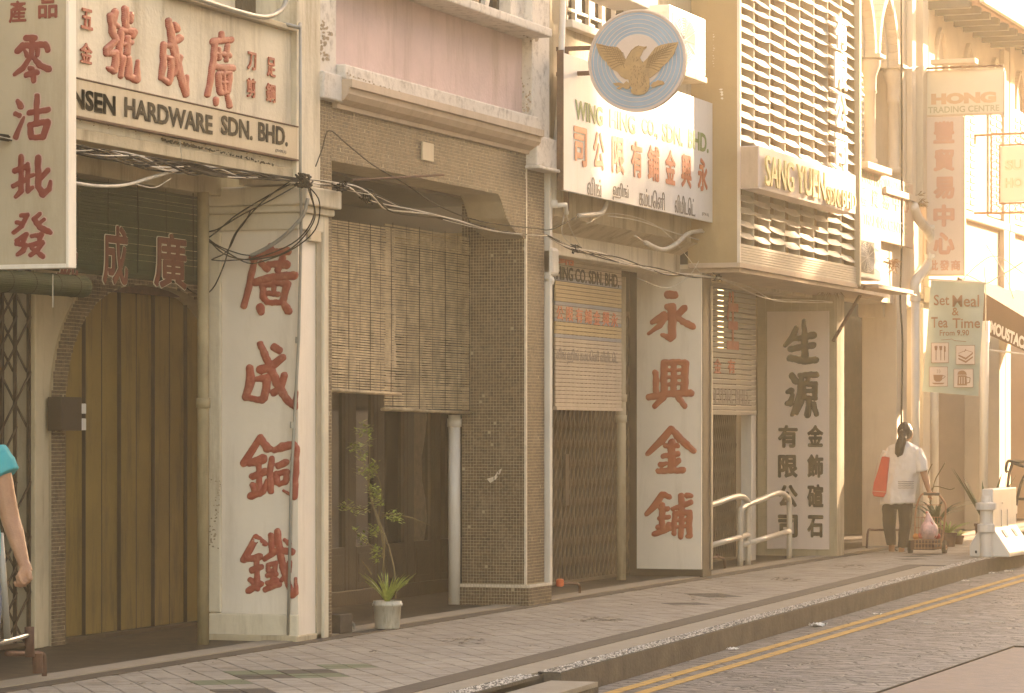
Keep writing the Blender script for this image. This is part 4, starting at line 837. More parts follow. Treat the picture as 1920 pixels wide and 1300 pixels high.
# SANG YUEN sign
YS = -.66
sy = thing('shop_sign', 'box sign with raised cream letters SANG YUEN SDN. BHD across the louvres', 'sign', (32.5, YS, 3.9))
xs0, xs1 = onY(1423, 0, YS)[0], onY(1604, 0, YS)[0]; zz0, zz1 = zY(1423, 354, YS), zY(1423, 273, YS)
B('box', signp, sy, xs0, xs1, YS, YL - .07, zz0, zz1, bevel=.006); B('side_panel', corn, sy, xs0 - .006, xs0 - .001, YS + .01, YL - .08, zz0 + .01, zz1 - .01)
yel = M('yellow_cream_letter', (.62, .47, .2), .5, .06, 3, .05)
serif = None
def sans(words, y_at, h_at): perspline(words, ('Y', YS - .02), y_at, h_at, yel, sy, off=.0, ext=.02)
for wd, a, b, t0, hh in (('SANG', 1433, 1486, 286, 62), ('YUEN', 1492, 1545, 304, 58), ('SDN.', 1548, 1573, 345, 38), ('BHD', 1577, 1602, 352, 36)):
    text(wd, (a, t0 + 4), (b, t0 + hh), ('Y', YS - .022), yel, sy, ext=.009, off=.012)
# pillar with panel
X4 = 35.38
beige = M('beige_small_tile', (.4, .32, .21), .5, .1, 5, .1)
B('pillar', grout, h4, X4 + .003, 35.72, .01, fy(1420, X4), 0, 3.3)
yA, yB_ = fy(1565, X4), fy(1420, X4)
mb = MB(); nz = 32; ny = 9
for i in range(ny):
    for j in range(nz):
        a = yA + (yB_ - yA) * i / ny; b = yA + (yB_ - yA) * (i + 1) / ny; z = .02 + j * .095; mb.box(X4 - .004, X4 + .003, a + .002, b - .002, z + .002, z + .093)
mb.build('wall_tiles', beige, h4, kind='stuff')
B('side_strip', cream2, h4, 35.4, 35.74, -.03, .01, .05, 3.3, bevel=.006)
B('ceiling', woodd, h4, 30.5, 39, .4, 1.5, 3.25, 3.3); B('beam', cream2, h4, 30.5, 35.8, .25, .5, 2.98, 3.25, bevel=.01); B('soffit', corn, h4, 30.1, 36.4, YL, .3, zlb - .09, zlb - .052)
gs = thing('vertical_sign', 'pale pink upright board with dark characters beside the handrails', 'sign', (X4, .4, .1), 'upright boards on pillars')
XG = X4 - .03
B('board', signp, gs, XG, X4 - .005, fy(1554, XG), fy(1438, XG), zX(1500, 1030, XG), zX(1500, 584, XG), bevel=.004)
pg = ('X', XG - .002)
SH = [[(190,62,8),(195,160,16),(195,268,17)],[(150,100,10),(132,150,15),(92,193,8)],[(140,158,11),(190,150,14),(242,138,17)],[(118,212,13),(238,190,15)],[(118,260,16),(200,275,17),(252,268,15)]]
YU = [[(128,352,14),(145,380,17)],[(104,438,10),(122,432,15)],[(103,500,11),(118,500,14),(132,455,8)],[(178,362,11),(166,450,12),(130,558,9)],[(170,350,12),(255,347,15)],[(190,395,12),(250,398,13)],[(190,400,11),(190,470,11)],[(250,400,13),(248,470,13)],[(190,435,8),(245,432,8)],[(190,470,9),(248,470,9)],[(218,475,13),(210,560,15)],[(180,490,10),(152,550,10)],[(242,500,10),(256,555,13)],[(215,365,10),(208,395,8)]]
strokes(SH, (1440, 580), 2.826, pg, charc, gs, step=.9); strokes(YU, (1440, 580), 2.826, pg, charc, gs, step=.9)
for ch, y0, y1 in (('有', 797, 840), ('限', 853, 896), ('公', 909, 951), ('司', 965, 1008)): text(ch, (1459, y0), (1496, y1), pg, charc, gs, name='character', off=.035, ext=.005)
for ch, y0, y1 in (('金', 797, 838), ('飾', 852, 896), ('碹', 908, 951), ('石', 966, 1008)): text(ch, (1514, y0), (1544, y1), pg, charc, gs, name='character', off=.035, ext=.005)
# roller shutter beyond the goldsmith board
YR = .5
rs = thing('roller_shutter', 'ribbed grey shutter with faded letters, half lowered behind the handrails', 'shutter', (32.5, YR, 1.7))
xa, xb = onY(1325, 0, YR)[0], onY(1416, 0, YR)[0]; za = zY(1380, 770, YR)
shg = M('grey_shutter_slat', (.24, .21, .17), .5, .08, 3, .05, 40, .2, (.2, .14, .08), 2)
z = za; k = 0
while z < 3.2: B('slat', shg, rs, xa, xb, YR - .01, YR + .01, z + .003, z + .052, bevel=.008); z += .055
B('bottom_rail', shg, rs, xa, xb, YR - .02, YR + .02, za - .05, za, bevel=.006)
text('生', (1362, 545), (1385, 655), ('Y', YR - .012), redr, rs, name='character', off=.03); text('N SDN. BHD.', (1334, 728), (1405, 756), ('Y', YR - .012), greyp, rs, off=.02)
text('金', (1338, 672), (1352, 700), ('Y', YR - .012), redr, rs, name='character', off=.02); text('有', (1364, 674), (1378, 700), ('Y', YR - .012), redr, rs, name='character', off=.02)
grille('collapsible gate half hidden behind the cream handrails', onY(1328, 0, .9)[0], onY(1378, 0, .9)[0], .9, .04, 2.3, 14, gm)
B('inner_wall', cream2, h4, onY(1376, 0, .95)[0], onY(1420, 0, .95)[0], .93, 1.05, 0, 3.0); B('door_jamb', white, h4, onY(1406, 0, .6)[0], onY(1414, 0, .6)[0], .58, .7, 0, 2.6)
# ============================================================ SHOPHOUSE FIVE: gothic arches
h5 = thing('shophouse', 'cream shophouse with pointed gothic arches and faded trading centre board', 'shophouse', (38, .7, 0), 'row of shophouses')
goth = M('pale_gothic_plaster', (.58, .48, .37), .75, .08, 2, .2, 30, .35, (.3, .2, .12), 1)
XH0, XH1 = 35.75, 39.9
B('upper_wall', goth, h5, XH0, XH1, .34, .5, 3.2, 7.2)
B('upper_wall', goth, h5, XH0, XH1, .0, .34, 3.2, 4.55)
B('pier', goth, h5, XH0, XH0 + .35, -.02, .34, 4.55, 7.2); B('pier', goth, h5, 38.75, XH1, -.02, .34, 4.55, 7.2)
B('pier', goth, h5, 38.9, 39.1, -.1, -.02, 4.3, 7.2, bevel=.01); B('pier', goth, h5, 39.4, 39.7, -.12, -.02, 4.3, 7.2, bevel=.01)
def gothic(xc, hw, z0, y0, y1, rin, mat, par, ztop):
    """pointed arch moulding round an opening"""
    mb = MB(); N = 10
    for sgn in (-1, 1):
        for i in range(N):
            def P(t, r): a = t * math.radians(62); return (xc + sgn * (-hw + (hw * 2) * (1 - math.cos(a)) * 1.0) if 0 else xc - sgn * hw + sgn * (2 * hw) * (1 - math.cos(a)) , z0 + 2 * hw * math.sin(a))
            t0, t1 = i / N, (i + 1) / N; a0, a1 = math.radians(60) * t0, math.radians(60) * t1
            def Q(a, r): return (xc + sgn * (hw - (2 * hw) + 0) * 1 + sgn * r * math.cos(a), z0 + r * math.sin(a))
            R0, R1 = 2 * hw, 2 * hw + rin
            q = [Q(a0, R0), Q(a1, R0), Q(a1, R1), Q(a0, R1)]; mb.prism([(x, y0, z) for x, z in q], (0, y1 - y0, 0))
    return mb.build('arch_moulding', mat, par, bevel=.008)
z_sp = zY(1640, 118, .1)
for xc in (36.75, 37.95):
    gothic(xc, .46, z_sp, -.04, .3, .1, goth, h5, 7.2); gothic(xc, .36, z_sp, .08, .34, .07, goth, h5, 7.2)
    B('recess', woodd, h5, xc - .34, xc + .34, .3, .338, z_sp, z_sp + .6)
    f = B('shutter', acw, h5, xc - .36, xc + .36, .24, .28, 4.66, z_sp, bevel=.006)
    for s_ in (-1, 1):
        for k in range(int((z_sp - 4.75) / .075)): 
            c_ = xc + s_ * .175; MB().obox((c_, .232, 4.76 + k * .075), (1, 0, 0), .13, (0, 1, .8), .02, (0, -.8, 1), .005).build('slat', acw, f)
for xc in (36.15, 37.35, 38.55):
    mb = MB(); mb.lathe((xc, .06, 4.62), [(.09, 0), (.09, .08), (.07, .1), (.065, z_sp - 4.62 - .42), (.085, z_sp - 4.62 - .4), (.075, z_sp - 4.62 - .36), (.08, z_sp - 4.62 - .2), (.12, z_sp - 4.62 - .1), (.13, z_sp - 4.62 - .04), (.13, z_sp - 4.62)], 16); mb.build('column', goth, h5, smooth=True)
    B('impost', goth, h5, xc - .15, xc + .15, -.1, .3, z_sp, z_sp + .05, bevel=.01)
B('ledge', goth, h5, 36.1, 37.3, -.22, .1, 4.5, 4.58, bevel=.01); B('ledge', goth, h5, 37.35, 39.9, -.14, .0, 4.3, 4.38, bevel=.01)
tb = thing('shop_sign', 'faded pink board with green and red TRADING CENTRE lettering under the gothic windows', 'sign', (38, -.05, 3.5))
fad = M('faded_sign_board', (.55, .38, .27), .7, .1, 1.5, .1, 30, .4, (.5, .42, .32), 1.2)
xq0, xq1 = onY(1604, 0, -.1)[0], onY(1713, 0, -.1)[0]; B('board', fad, tb, xq0, xq1, -.1, -.05, zY(1604, 440, -.1), zY(1604, 308, -.1) - .02, bevel=.006)
ftx = M('faded_letter_paint', (.4, .36, .24), .7, .1); frd = M('faded_red_paint', (.5, .25, .17), .7, .1); pT = ('Y', -.101)
text('HONG TRADING CENTRE', (1610, 318), (1704, 340), pT, ftx, tb, off=.02)
for ch, a in zip('豐貿易中心', (1613, 1634, 1655, 1674, 1692)): text(ch, (a, 350 + (a - 1613) * .17), (a + 12, 384 + (a - 1613) * .17), pT, frd, tb, name='character', off=.02)
text('TRADING CENTRE', (1618, 398), (1700, 420), pT, ftx, tb, off=.02); text('COLD DRINKS', (1635, 424), (1686, 436), pT, ftx, tb, off=.01) if 0 else None
ac('small air conditioner unit beside the louvred screen under the faded board', onY(1607, 0, -.3)[0], onY(1652, 0, -.3)[0], -.3, .0, zY(1630, 523, -.3), zY(1630, 444, -.3))
mb = MB(); a = onY(1562, 640, -.0); b = onY(1622, 538, -.3); mb.tube([a, b], .02, 6); tag(mb.build('shelf_brace', rust, loc=a), 'diagonal steel brace under the small air conditioner', 'bracket')
B('ac_shelf', corn, h5, 36.2, 38.0, -.32, 0, zY(1630, 530, -.3) - .05, zY(1630, 530, -.3), bevel=.006)
B('beam', goth, h5, 35.8, XH1, .02, .4, 3.02, 3.2, bevel=.01)
X5 = 38.4
B('pillar', goth, h5, X5, 38.95, -.02, fy(1616, X5), 0, 3.2, bevel=.01)
B('bracket_block', goth, h5, X5 - .1, X5, fy(1660, X5), fy(1612, X5), 2.86, 3.05, bevel=.02)
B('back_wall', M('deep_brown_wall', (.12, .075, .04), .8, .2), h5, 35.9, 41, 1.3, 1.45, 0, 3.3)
gothic(37.9, .62, 1.95, 1.2, 1.29, .12, goth, h5, 3); gothic(37.9, .46, 1.95, 1.24, 1.29, .06, corn, h5, 3)
B('door_jamb', goth, h5, 37.0, 37.25, 1.1, 1.3, 0, 1.95, bevel=.01); B('door_jamb', goth, h5, 38.5, 38.8, 1.1, 1.3, 0, 1.95, bevel=.01); mb = MB(); mb.box(37.0, 37.35, .95, 1.3, 1.9, 1.95); mb.box(37.0, 37.32, .98, 1.3, 1.8, 1.87); mb.build('impost', goth, h5, bevel=.01)
B('notice', signc, h5, 37.55, 37.75, 1.27, 1.296, .45, 1.1, bevel=.004)
mb = MB(); Lr = [onX(1690, 0, 38.3), onX(1691, 420, 38.3), onX(1688, 560, 38.34), onX(1692, 640, 38.34), onX(1690, 790, 38.34), onX(1688, 1000, 38.36)]; mb.tube(smoothpath(Lr, 4), .012, 8)
tag(mb.build('black_cable', cabk, smooth=True, loc=Lr[-1]), 'dark cable running down the plain pillar above the walking woman', 'cable')
dp = thing('drainpipe', 'wide pale downpipe with a bend near the blue green banner', 'pipe', (39.0, -.1, 0), 'white downpipes')
mb = MB(); mb.tube(smoothpath([onY(1712, 385, -.12), onY(1722, 410, -.14), onY(1743, 440, -.16), onY(1745, 480, -.16), onY(1735, 505, -.12), onY(1716, 530, -.1), onY(1716, 560, -.1)], 4), .062, 12); mb.tube([onY(1716, 550, -.1), onY(1716, 1010, -.1)], .055, 14); mb.build('pipe', pvc, dp, smooth=True)
for py in (430, 485, 565): q = onY(1744 if py < 500 else 1716, py, -.16 if py < 500 else -.1); mb = MB(); mb.tube([q, q + Vector((0, 0, .05))], .072, 12); mb.build('collar', pvc, dp)
# brush growing on the gutter
def tuft(label, c, r, n, mat=leafd):
    mb = MB()
    for k in range(n):
        a, b = random.uniform(0, 6.28), random.uniform(-1.2, 1.4); L = r * random.uniform(.5, 1); d = Vector((math.cos(a) * math.cos(b), math.sin(a) * math.cos(b), math.sin(b))); p0 = c + Vector((random.uniform(-r, r) * .5, random.uniform(-r, r) * .2, random.uniform(-r, r) * .4)); s_ = d.cross(Vector((0, 0, 1))).normalized() * .006
        mb.add([p0 - s_, p0 + d * L * .6 + s_ - Vector((0, 0, .01)), p0 + d * L - Vector((0, 0, .04)), p0 + s_], [(0, 1, 2, 3)])
    t = thing('wall_fern', label, 'fern', c, 'ferns growing on the facade'); mb.build('fronds', mat, t, kind='stuff'); MB().tube([c, c + Vector((.0, .1, .03))], .012, 5).build('root', stem, t)
drym = M('dry_brown_leaf', (.26, .15, .07), .7, .2, 20)
tuft('wild fern growing above the bend of the wide downpipe', onY(1722, 375, -.12), .15, 60, drym); tuft('wild fern on the ledge under the faded trading centre board', onY(1672, 495, -.15), .15, 60, drym); tuft('dry roots under the beam end beside the diagonal brace', onY(1560, 525, -.1), .22, 200, drym)
# ============================================================ FAR SHOPHOUSES
farw = [M('far_cream_wall', (.56, .46, .36), .8, .08), M('far_pink_wall', (.55, .4, .3), .8, .08), M('far_white_wall', (.62, .56, .48), .8, .08)]
def farhouse(x0, x1, zt, mat, label):
    h = thing('shophouse', label, 'shophouse', ((x0 + x1) / 2, 1, 0), 'row of shophouses')
    B('upper_wall', mat, h, x0, x1, .0, .4, 3.15, zt); B('string_course', mat, h, x0, x1, -.1, 0, 3.1, 3.3, bevel=.02); B('string_course', mat, h, x0, x1, -.08, 0, 4.3, 4.42, bevel=.02)
    for x in (x0, x1 - .4): B('pillar', mat, h, x, x + .4, 0, .5, 0, 3.1, bevel=.01); B('pilaster', mat, h, x, x + .35, -.07, 0, 3.3, zt - .1, bevel=.01)
    B('back_wall', floorm, h, x0, x1, 1.7, 1.9, 0, 3.3); B('party_wall', farw[1], h, x1 - .05, x1, .5, 1.7, 0, 3.1)
    n = 3
    for i in range(n):
        xc = x0 + (x1 - x0) * (i + .5) / n + .05; f = B('window', acw, h, xc - .42, xc + .42, -.03, -.002, 4.45, 6.1, bevel=.01)
        for s_ in (-1, 1): 
            mb = MB(); [mb.box(xc + s_ * .2 - .16, xc + s_ * .2 + .16, -.045, -.031, 4.52 + k * .1, 4.58 + k * .1) for k in range(15)]; mb.build('shutter', mat, f)
        gothic(xc, .3, 6.1, -.06, 0, .08, mat, h, 7)
    rf = MB(); rf.prism([(x0, -.7, zt - .1), (x0, 4, zt + 1.7), (x0, 4, zt + 1.8), (x0, -.72, zt)], (x1 - x0, 0, 0)); rf = rf.build('roof', roofm, h)
    [B('rafter_end', woodd, h, x0 + k * .6, x0 + k * .6 + .1, -.6, 0, zt - .14, zt - .04) for k in range(int((x1 - x0) / .6))]
    B('gutter', mat, h, x0, x1, -.78, -.72, zt - .08, zt + .02)
xs_ = [39.95, 45.2, 50.3, 55.6, 60.8, 66, 71.5, 77, 83, 89]
for i in range(len(xs_) - 1): farhouse(xs_[i], xs_[i + 1] - .02, 6.95 + (.0, .15, -.1)[i % 3], farw[i % 3], ['far cream shophouse behind the hanging banner, green and pink signs', 'far pink shophouse behind the brown awning', 'far white shophouse seen at the right picture edge', 'cream shophouse fourth beyond the gothic arches', 'pink shophouse sixth from the picture edge towards the street end', 'white shophouse midway to the street end', 'cream shophouse third from the street end', 'pink shophouse last but one at the street end', 'white shophouse closing the far end of the row'][i])
# neighbours at the near end, just out of frame
# ------------------------------------------------------------ unseen opposite row; heights and gap shaped for where sun and shade fall
def opp(x0, x1, zt, label, mat):
    h = thing('shophouse', label, 'shophouse', ((x0 + x1) / 2, -14, 0), 'unseen shophouses across the street')
    Y0 = -12.4
    B('wall', mat, h, x0, x1, Y0 - 6, Y0, 3.2, zt); B('back_wall', mat, h, x0, x1, Y0 - 6, Y0 - 1.8, 0, 3.2)
    for x in (x0, x1 - .4): B('pillar', mat, h, x, x + .4, Y0 - .5, Y0, 0, 3.2)
    z = 4.3
    while z + 1.7 < zt - .3:
        for i in range(3):
            xc = x0 + (x1 - x0) * (i + .5) / 3; f = B('window', woodd, h, xc - .45, xc + .45, Y0 + .002, Y0 + .04, z, z + 1.6); B('pane', glassm, f, xc - .38, xc + .38, Y0 + .042, Y0 + .046, z + .08, z + 1.5)
        z += 3.2
    mb = MB(); mb.box(x0, x1, Y0, Y0 + .25, zt - .2, zt); mb.build('cornice', mat, h)
    mb = MB()
    for k in range(int((x1 - x0) / .55)): mb.lathe((x0 + .3 + k * .55, Y0 + .1, zt), [(.1, 0), (.12, .06), (.06, .12), (.13, .3), (.05, .5), (.01, .6)], 8)
    mb.build('parapet_urns', mat, h)
OPP = [(16, 24, 9.4, 'low house nearest the viewer across the street'), (24, 31, 11.4, 'three storey house second from the viewer across the street'), (31, 38, 12.6, 'three storey house beside the tallest'), (38, 46, 15.4, 'tallest house across the street'), (46, 54.2, 15.4, 'wide tall house next to the tallest'), (54.2, 58, 14.0, 'tall house third from the low ones'), (58, 59.2, 13.4, 'very narrow house beside the gap left for sun'), (59.9, 63.4, 13.4, 'house with cornice just past the gap left for sun'), (63.4, 68, 11.0, 'three storey house before the low row'), (68, 75, 8.0, 'first house of the low row'), (75, 84, 7.4, 'second house of the low row'), (84, 96, 7.4, 'last low house across the street')]  # heights set by the shade wanted; added gap lets sun reach the barrier
for i, (a, b, z, lb) in enumerate(OPP): opp(a, b - .02, z, 'unseen plastered ' + lb, farw[i % 3])
# ============================================================ HANGING SIGNS FURTHER ON
XV = 39.6
v1 = thing('hanging_sign', 'pale green and pink box sign lettered HONG TRADING CENTRE projecting over the pavement', 'sign', (XV, -.6, 5), 'hanging signs over the pavement')
def xbox(par, name, mat, X, px0, py0, px1, py1, th=.05, bev=.004): return B(name, mat, par, X, X + th, fy(px1, X), fy(px0, X), zX(px0, py1, X), zX(px0, py0, X), bevel=bev)
fg = M('pale_sign_panel', (.6, .54, .42), .6, .05); org = M('orange_frame', (.56, .42, .3), .6, .1); orl2 = M('orange_letter', (.56, .36, .22), .6, .1); pkl = M('coral_letter', (.54, .29, .22), .6, .08)
xbox(v1, 'panel', fg, XV, 1738, 136, 1881, 216); pv = ('X', XV - .001)
for a in ((1737, 133, 1882, 136), (1737, 216, 1882, 219), (1735, 133, 1738, 219), (1881, 133, 1884, 219)): xbox(v1, 'frame', org, XV - .01, *a, .07, .0)
text('HONG', (1746, 176), (1868, 197), pv, orl2, v1, off=.07); text('TRADING CENTRE', (1740, 201), (1874, 213), pv, ftx, v1, off=.02)
text('CHOP SAY', (1748, 146), (1868, 156), pv, ftx, v1, off=.01) if 0 else None
xbox(v1, 'light_hood', org, XV - .15, 1745, 112, 1828, 121, .2); mb = MB(); mb.tube([(XV + .02, .05, zX(1745, 128, XV)), (XV + .02, fy(1880, XV), zX(1745, 128, XV))], .015, 6); mb.build('bracket', rust, v1)
v2 = thing('hanging_sign', 'narrow pale pink sign with five coral characters below the HONG sign', 'sign', (XV, -.3, 4), 'hanging signs over the pavement')
xbox(v2, 'panel', M('pale_pink_panel', (.58, .48, .42), .6, .05), XV, 1738, 220, 1806, 515)
for a in ((1736, 219.5, 1738, 518), (1806, 219.5, 1809, 518), (1738, 515, 1806, 518)): xbox(v2, 'frame', org, XV - .01, *a, .07, .0)
for k, ch in enumerate('豐貿易中心'):
    y = 228 + k * 52; text(ch, (1750, y), (1790, y + 42), pv, halo, v2, name='character_outline', off=.055, ext=.001, lift=.001); text(ch, (1750, y), (1790, y + 42), pv, pkl, v2, name='character', off=.03, ext=.001, lift=.004)
[text(ch, (1741 + 21 * k, 488), (1759 + 21 * k, 508), pv, pkl, v2, name='character', off=.03) for k, ch in enumerate('批發商')]
# blue green banner
XN = 39.3
bn = thing('banner', 'pale blue green fabric banner reading Set Meal & Tea Time From 9.90', 'banner', (XN, -.5, 2.6))
mb = MB(); KX, KY = 10, 16; V = []
def bpos(px, py):
    t = (py - 528) / 210; L = 1745 - 17 * t; R = 1846 - 13 * t; s_ = (px - L) / (R - L); v = onX(px, py, XN); return v
for j in range(KY + 1):
    for i in range(KX + 1):
        t = j / KY; s_ = i / KX; px = (1745 - 17 * t) * (1 - s_) + (1846 - 13 * t) * s_; py = 526 + s_ * 6 + t * (208 + 3 * s_); v = onX(px, py, XN); v[0] += .018 * math.sin(s_ * 5 + t * 3) + .012 * math.sin(s_ * 9 - t * 6) + .02; V.append(v)
n = len(V); V2 = V + [v + Vector((.004, 0, 0)) for v in V]; Fs = []
for j in range(KY):
    for i in range(KX): a = j * (KX + 1) + i; Fs += [(a, a + KX + 1, a + KX + 2, a + 1), (n + a, n + a + 1, n + a + KX + 2, n + a + KX + 1)]
mb.add(V2, Fs); mb.build('cloth', teal, bn, smooth=True)
pn = ('X', XN - .014); brl = M('brown_print', (.28, .14, .08), .8, .05)
for wd, a, b in (('Set', (1751, 553), (1780, 573)), ('Meal', (1786, 554), (1836, 576)), ('&', (1785, 577), (1798, 592)), ('Tea', (1746, 595), (1777, 615)), ('Time', (1786, 597), (1838, 616)), ('From 9.90', (1762, 619), (1817, 630))): text(wd, a, b, pn, brl, bn, off=.012, ext=.001)
mb = MB(); mb.tube([(pn[1], fy(1765, XN), zX(1765, 638, XN)), (pn[1], fy(1785, XN), zX(1785, 636, XN)), (pn[1], fy(1790, XN), zX(1790, 639, XN)), (pn[1], fy(1812, XN), zX(1812, 641, XN))], .003, 4); mb.build('flourish', brl, bn)
pic = M('pale_pink_print', (.6, .5, .44), .8, .04)
for k, (a, b, c, d) in enumerate(((1746, 643, 1779, 681), (1792, 648, 1828, 684), (1742, 688, 1777, 725), (1788, 692, 1825, 727))):
    xbox(bn, 'picture_square', brl, XN - .016, a, b, c, d, .002, 0); xbox(bn, 'picture_square', pic, XN - .018, a + .8, b + .8, c - .8, d - .8, .002, 0)
XI_ = XN - .0195
def ip(pts, r=.0035, nm='picture'): mb = MB(); mb.tube([onX(x, y, XI_) for x, y in pts], r, 4); mb.build(nm, brl, bn)
def ib(pts): MB().prism([onX(x, y, XI_) for x, y in pts], (-.001, 0, 0)).build('picture', brl, bn)
for x in (1755, 1764, 1771): ip([(x, 656), (x, 676)], .004)
ib([(1752, 650), (1755, 648), (1758, 650), (1757, 657), (1753, 657)]); ib([(1761, 649), (1767, 649), (1766, 657), (1762, 657)]); ib([(1770, 648), (1773, 650), (1773, 660), (1770, 660)])
ib([(1797, 665), (1811, 671), (1824, 661), (1824, 664), (1811, 675), (1797, 668)]); ib([(1797, 671), (1811, 677), (1824, 668), (1824, 671), (1811, 681), (1797, 674)]); ip([(1797, 663), (1812, 657), (1824, 661)], .003); ip([(1808, 660), (1811, 655)], .004)
ib([(1750, 703), (1768, 703), (1766, 713), (1762, 716), (1755, 716), (1751, 712)]); ip([(1768, 704), (1773, 706), (1767, 711)], .004); ib([(1747, 718), (1772, 718), (1767, 721), (1752, 721)]); ip([(1757, 700), (1759, 696), (1757, 693)], .0025); ip([(1761, 700), (1763, 696), (1761, 693)], .0025)
ib([(1796, 704), (1812, 704), (1813, 723), (1795, 723)]); ip([(1812, 707), (1819, 709), (1818, 717), (1812, 719)], .006); ib([(1795, 703), (1797, 697), (1802, 695), (1807, 695), (1811, 698), (1813, 703)])
for x in (1799, 1803.5, 1808): MB().prism([onX(a, b, XI_ - .002) for a, b in ((x - .8, 707), (x + .8, 707), (x + .8, 720), (x - .8, 720))], (-.001, 0, 0)).build('picture', pic, bn)
mb = MB(); mb.tube([onX(1740, 524, XN), onX(1850, 531, XN)], .012, 6); mb.build('top_rod', pvc, bn)
# SU HO sign with ringed frame
XO = 42.2
sh = thing('framed_sign', 'square projecting sign in a brown ringed iron frame at the right edge', 'sign', (XO, -.9, 4.5), 'hanging signs over the pavement')
xbox(sh, 'panel', M('ivory_panel', (.66, .6, .52), .6, .04), XO, 1875, 275, 1960, 379)
frm = M('brown_iron_frame', (.3, .15, .08), .6, .1)
for a in ((1857, 250, 1980, 254), (1857, 398, 1980, 402), (1857, 254, 1860, 398), (1873, 271, 1980, 274), (1873, 380, 1980, 383), (1873, 274, 1875, 380), (1828, 252, 1857, 256), (1826, 398, 1857, 402), (1826, 252, 1830, 270)): xbox(sh, 'frame_bar', frm, XO - .01, *a, .04, 0)
def iring(px, py, r=7): mb = MB(); c = onX(px, py, XO); R_ = r / F * (XO * .94 + 2.5); mb.tube([c + Vector((0, R_ * math.cos(a), R_ * math.sin(a))) for a in [.4 * k for k in range(17)]], .004, 4); mb.build('ring', frm, sh)
for k in range(9): iring(1866.5, 262 + k * 16)
for k in range(1, 7): iring(1866.5 + k * 15, 262); iring(1866.5 + k * 15, 390)
for wd, a, b in (('SU', (1884, 300), (1918, 320)), ('HO', (1884, 334), (1918, 353))): text(wd, a, b, ('X', XO - .001), orl2, sh, off=.05, ext=.001); text(wd, a, b, ('X', XO - .001), fg, sh, off=.015, ext=.001, lift=.004)
# awning
aw = thing('awning', 'brown canvas awning with white lettering MOUSTACHE H on its valance', 'awning', (43.5, -.8, 2.6))
A0 = onY(1846, 552, 0.0); X_a, X_b = 42.0, 46.6
za = 2.95; prof = [(X_a, .0, 3.3), (X_a, -1.3, 2.78), (X_a, -1.3, 2.45), (X_a, -.0, 2.45)]
MB().prism([(X_a, .0, 3.5), (X_a, -1.6, 2.52), (X_a, -1.6, 2.2), (X_a, -.3, 2.8), (X_a, .0, 2.8)], (.015, 0, 0)).build('side_cheek', awn, aw)
MB().add([(X_a, .0, 3.52), (X_a, -1.6, 2.54), (X_b, -1.6, 2.54), (X_b, .0, 3.52), (X_a, .0, 3.5), (X_a, -1.6, 2.52), (X_b, -1.6, 2.52), (X_b, .0, 3.5)], [(0, 1, 2, 3), (7, 6, 5, 4), (0, 4, 5, 1), (2, 6, 7, 3)]).build('canopy', awn, aw)
B('valance', awn, aw, X_a + .02, X_b, -1.605, -1.595, 2.2, 2.52)
mb = MB(); mb.tube([(X_a, 0, 2.6), (X_a, -1.58, 2.4)], .015, 6); mb.build('frame_rod', pvc, aw)
# lettering slants down along the cheek edge
cl = bpy.data.curves.new('t', 'FONT'); cl.body = 'MOUSTACHE HO'; cl.extrude = .001; cl.offset = .01; cl.size = .2; cl.space_character = 1.0
o = bpy.data.objects.new('t', cl); COL.objects.link(o); me = bake(o); bpy.data.objects.remove(o)
u_ = Vector((0, -1.0, -.5)).normalized(); v_ = Vector((0, -.1, 1.0)).normalized(); nrm = Vector((-1, 0, 0)); og = Vector((X_a - .003, -.43, 2.79)) - Vector(aw['_w'])
L_ = max(v.co.x for v in me.vertices)
for v in me.vertices: c = v.co.copy(); v.co = og + u_ * (c.x / L_ * .82) + v_ * c.y + nrm * c.z
me.materials.clear(); me.materials.append(acw); o = bpy.data.objects.new('lettering', me); COL.objects.link(o); o.parent = aw
# far street columns
for px, lb in ((1752, 'slim pale round column behind the shopping cart'), (1847, 'leaning pale column beside the agave plant')):
    X = 41.5 if px < 1800 else 41.2; Y = fy(px, X); mb = MB(); mb.tube([(X, Y + (.03 if px > 1800 else 0), gz(X)), (X, Y, 2.9)], [.055, .06], 14); c_ = mb.build('column', pvc, smooth=True, loc=(X, Y, gz(X))); tag(c_, lb, 'column', 'slim street columns')
# ============================================================ CABLES
cb = thing('cable_bundle', 'thick bundle of black cables strung along the whole facade', 'cable', (18, -.12, 3.1))
n1 = [onY(x, y, -.14) for x, y in ((-40, 250), (131, 278), (250, 300), (350, 316), (450, 327), (560, 338))]
n2 = [onY(x, y, -.14) for x, y in ((560, 338), (640, 348), (690, 365), (760, 397), (900, 428), (1025, 441))]
n3 = [onY(x, y, -.14) for x, y in ((1025, 441), (1085, 470), (1180, 492), (1260, 514), (1345, 521))]
n4 = [onY(x, y, -.2) for x, y in ((1345, 521), (1440, 555), (1560, 568))]
def strand(path, r, mat, spread, nseg=6):
    ph = random.uniform(0, 6); fr = random.uniform(.3, .8); P = smoothpath(path, nseg); K = len(P); out = []
    for k, p in enumerate(P):
        e = .25 + math.sin(math.pi * k / (K - 1)); out.append(p + Vector((0, spread * e * math.cos(ph + k * fr), spread * e * math.sin(ph * 1.7 + k * fr * .8))))
    MB().tube(out, r * .8, 6).build('cable', mat, cb, smooth=True)
for k in range(13): strand(n1, random.uniform(.005, .01), cabk, .03)
for k in range(4): strand(n1, .005, cabw, .03)
for k in range(7): strand(n2, random.uniform(.004, .008), cabk if k < 4 else cabw, .025)
for k in range(6): strand(n3, random.uniform(.004, .007), cabw if k % 2 else cabk, .022)
for k in range(3): strand(n4, .004, cabw, .03)
mb = MB(); c_ = onY(569, 340, -.16)
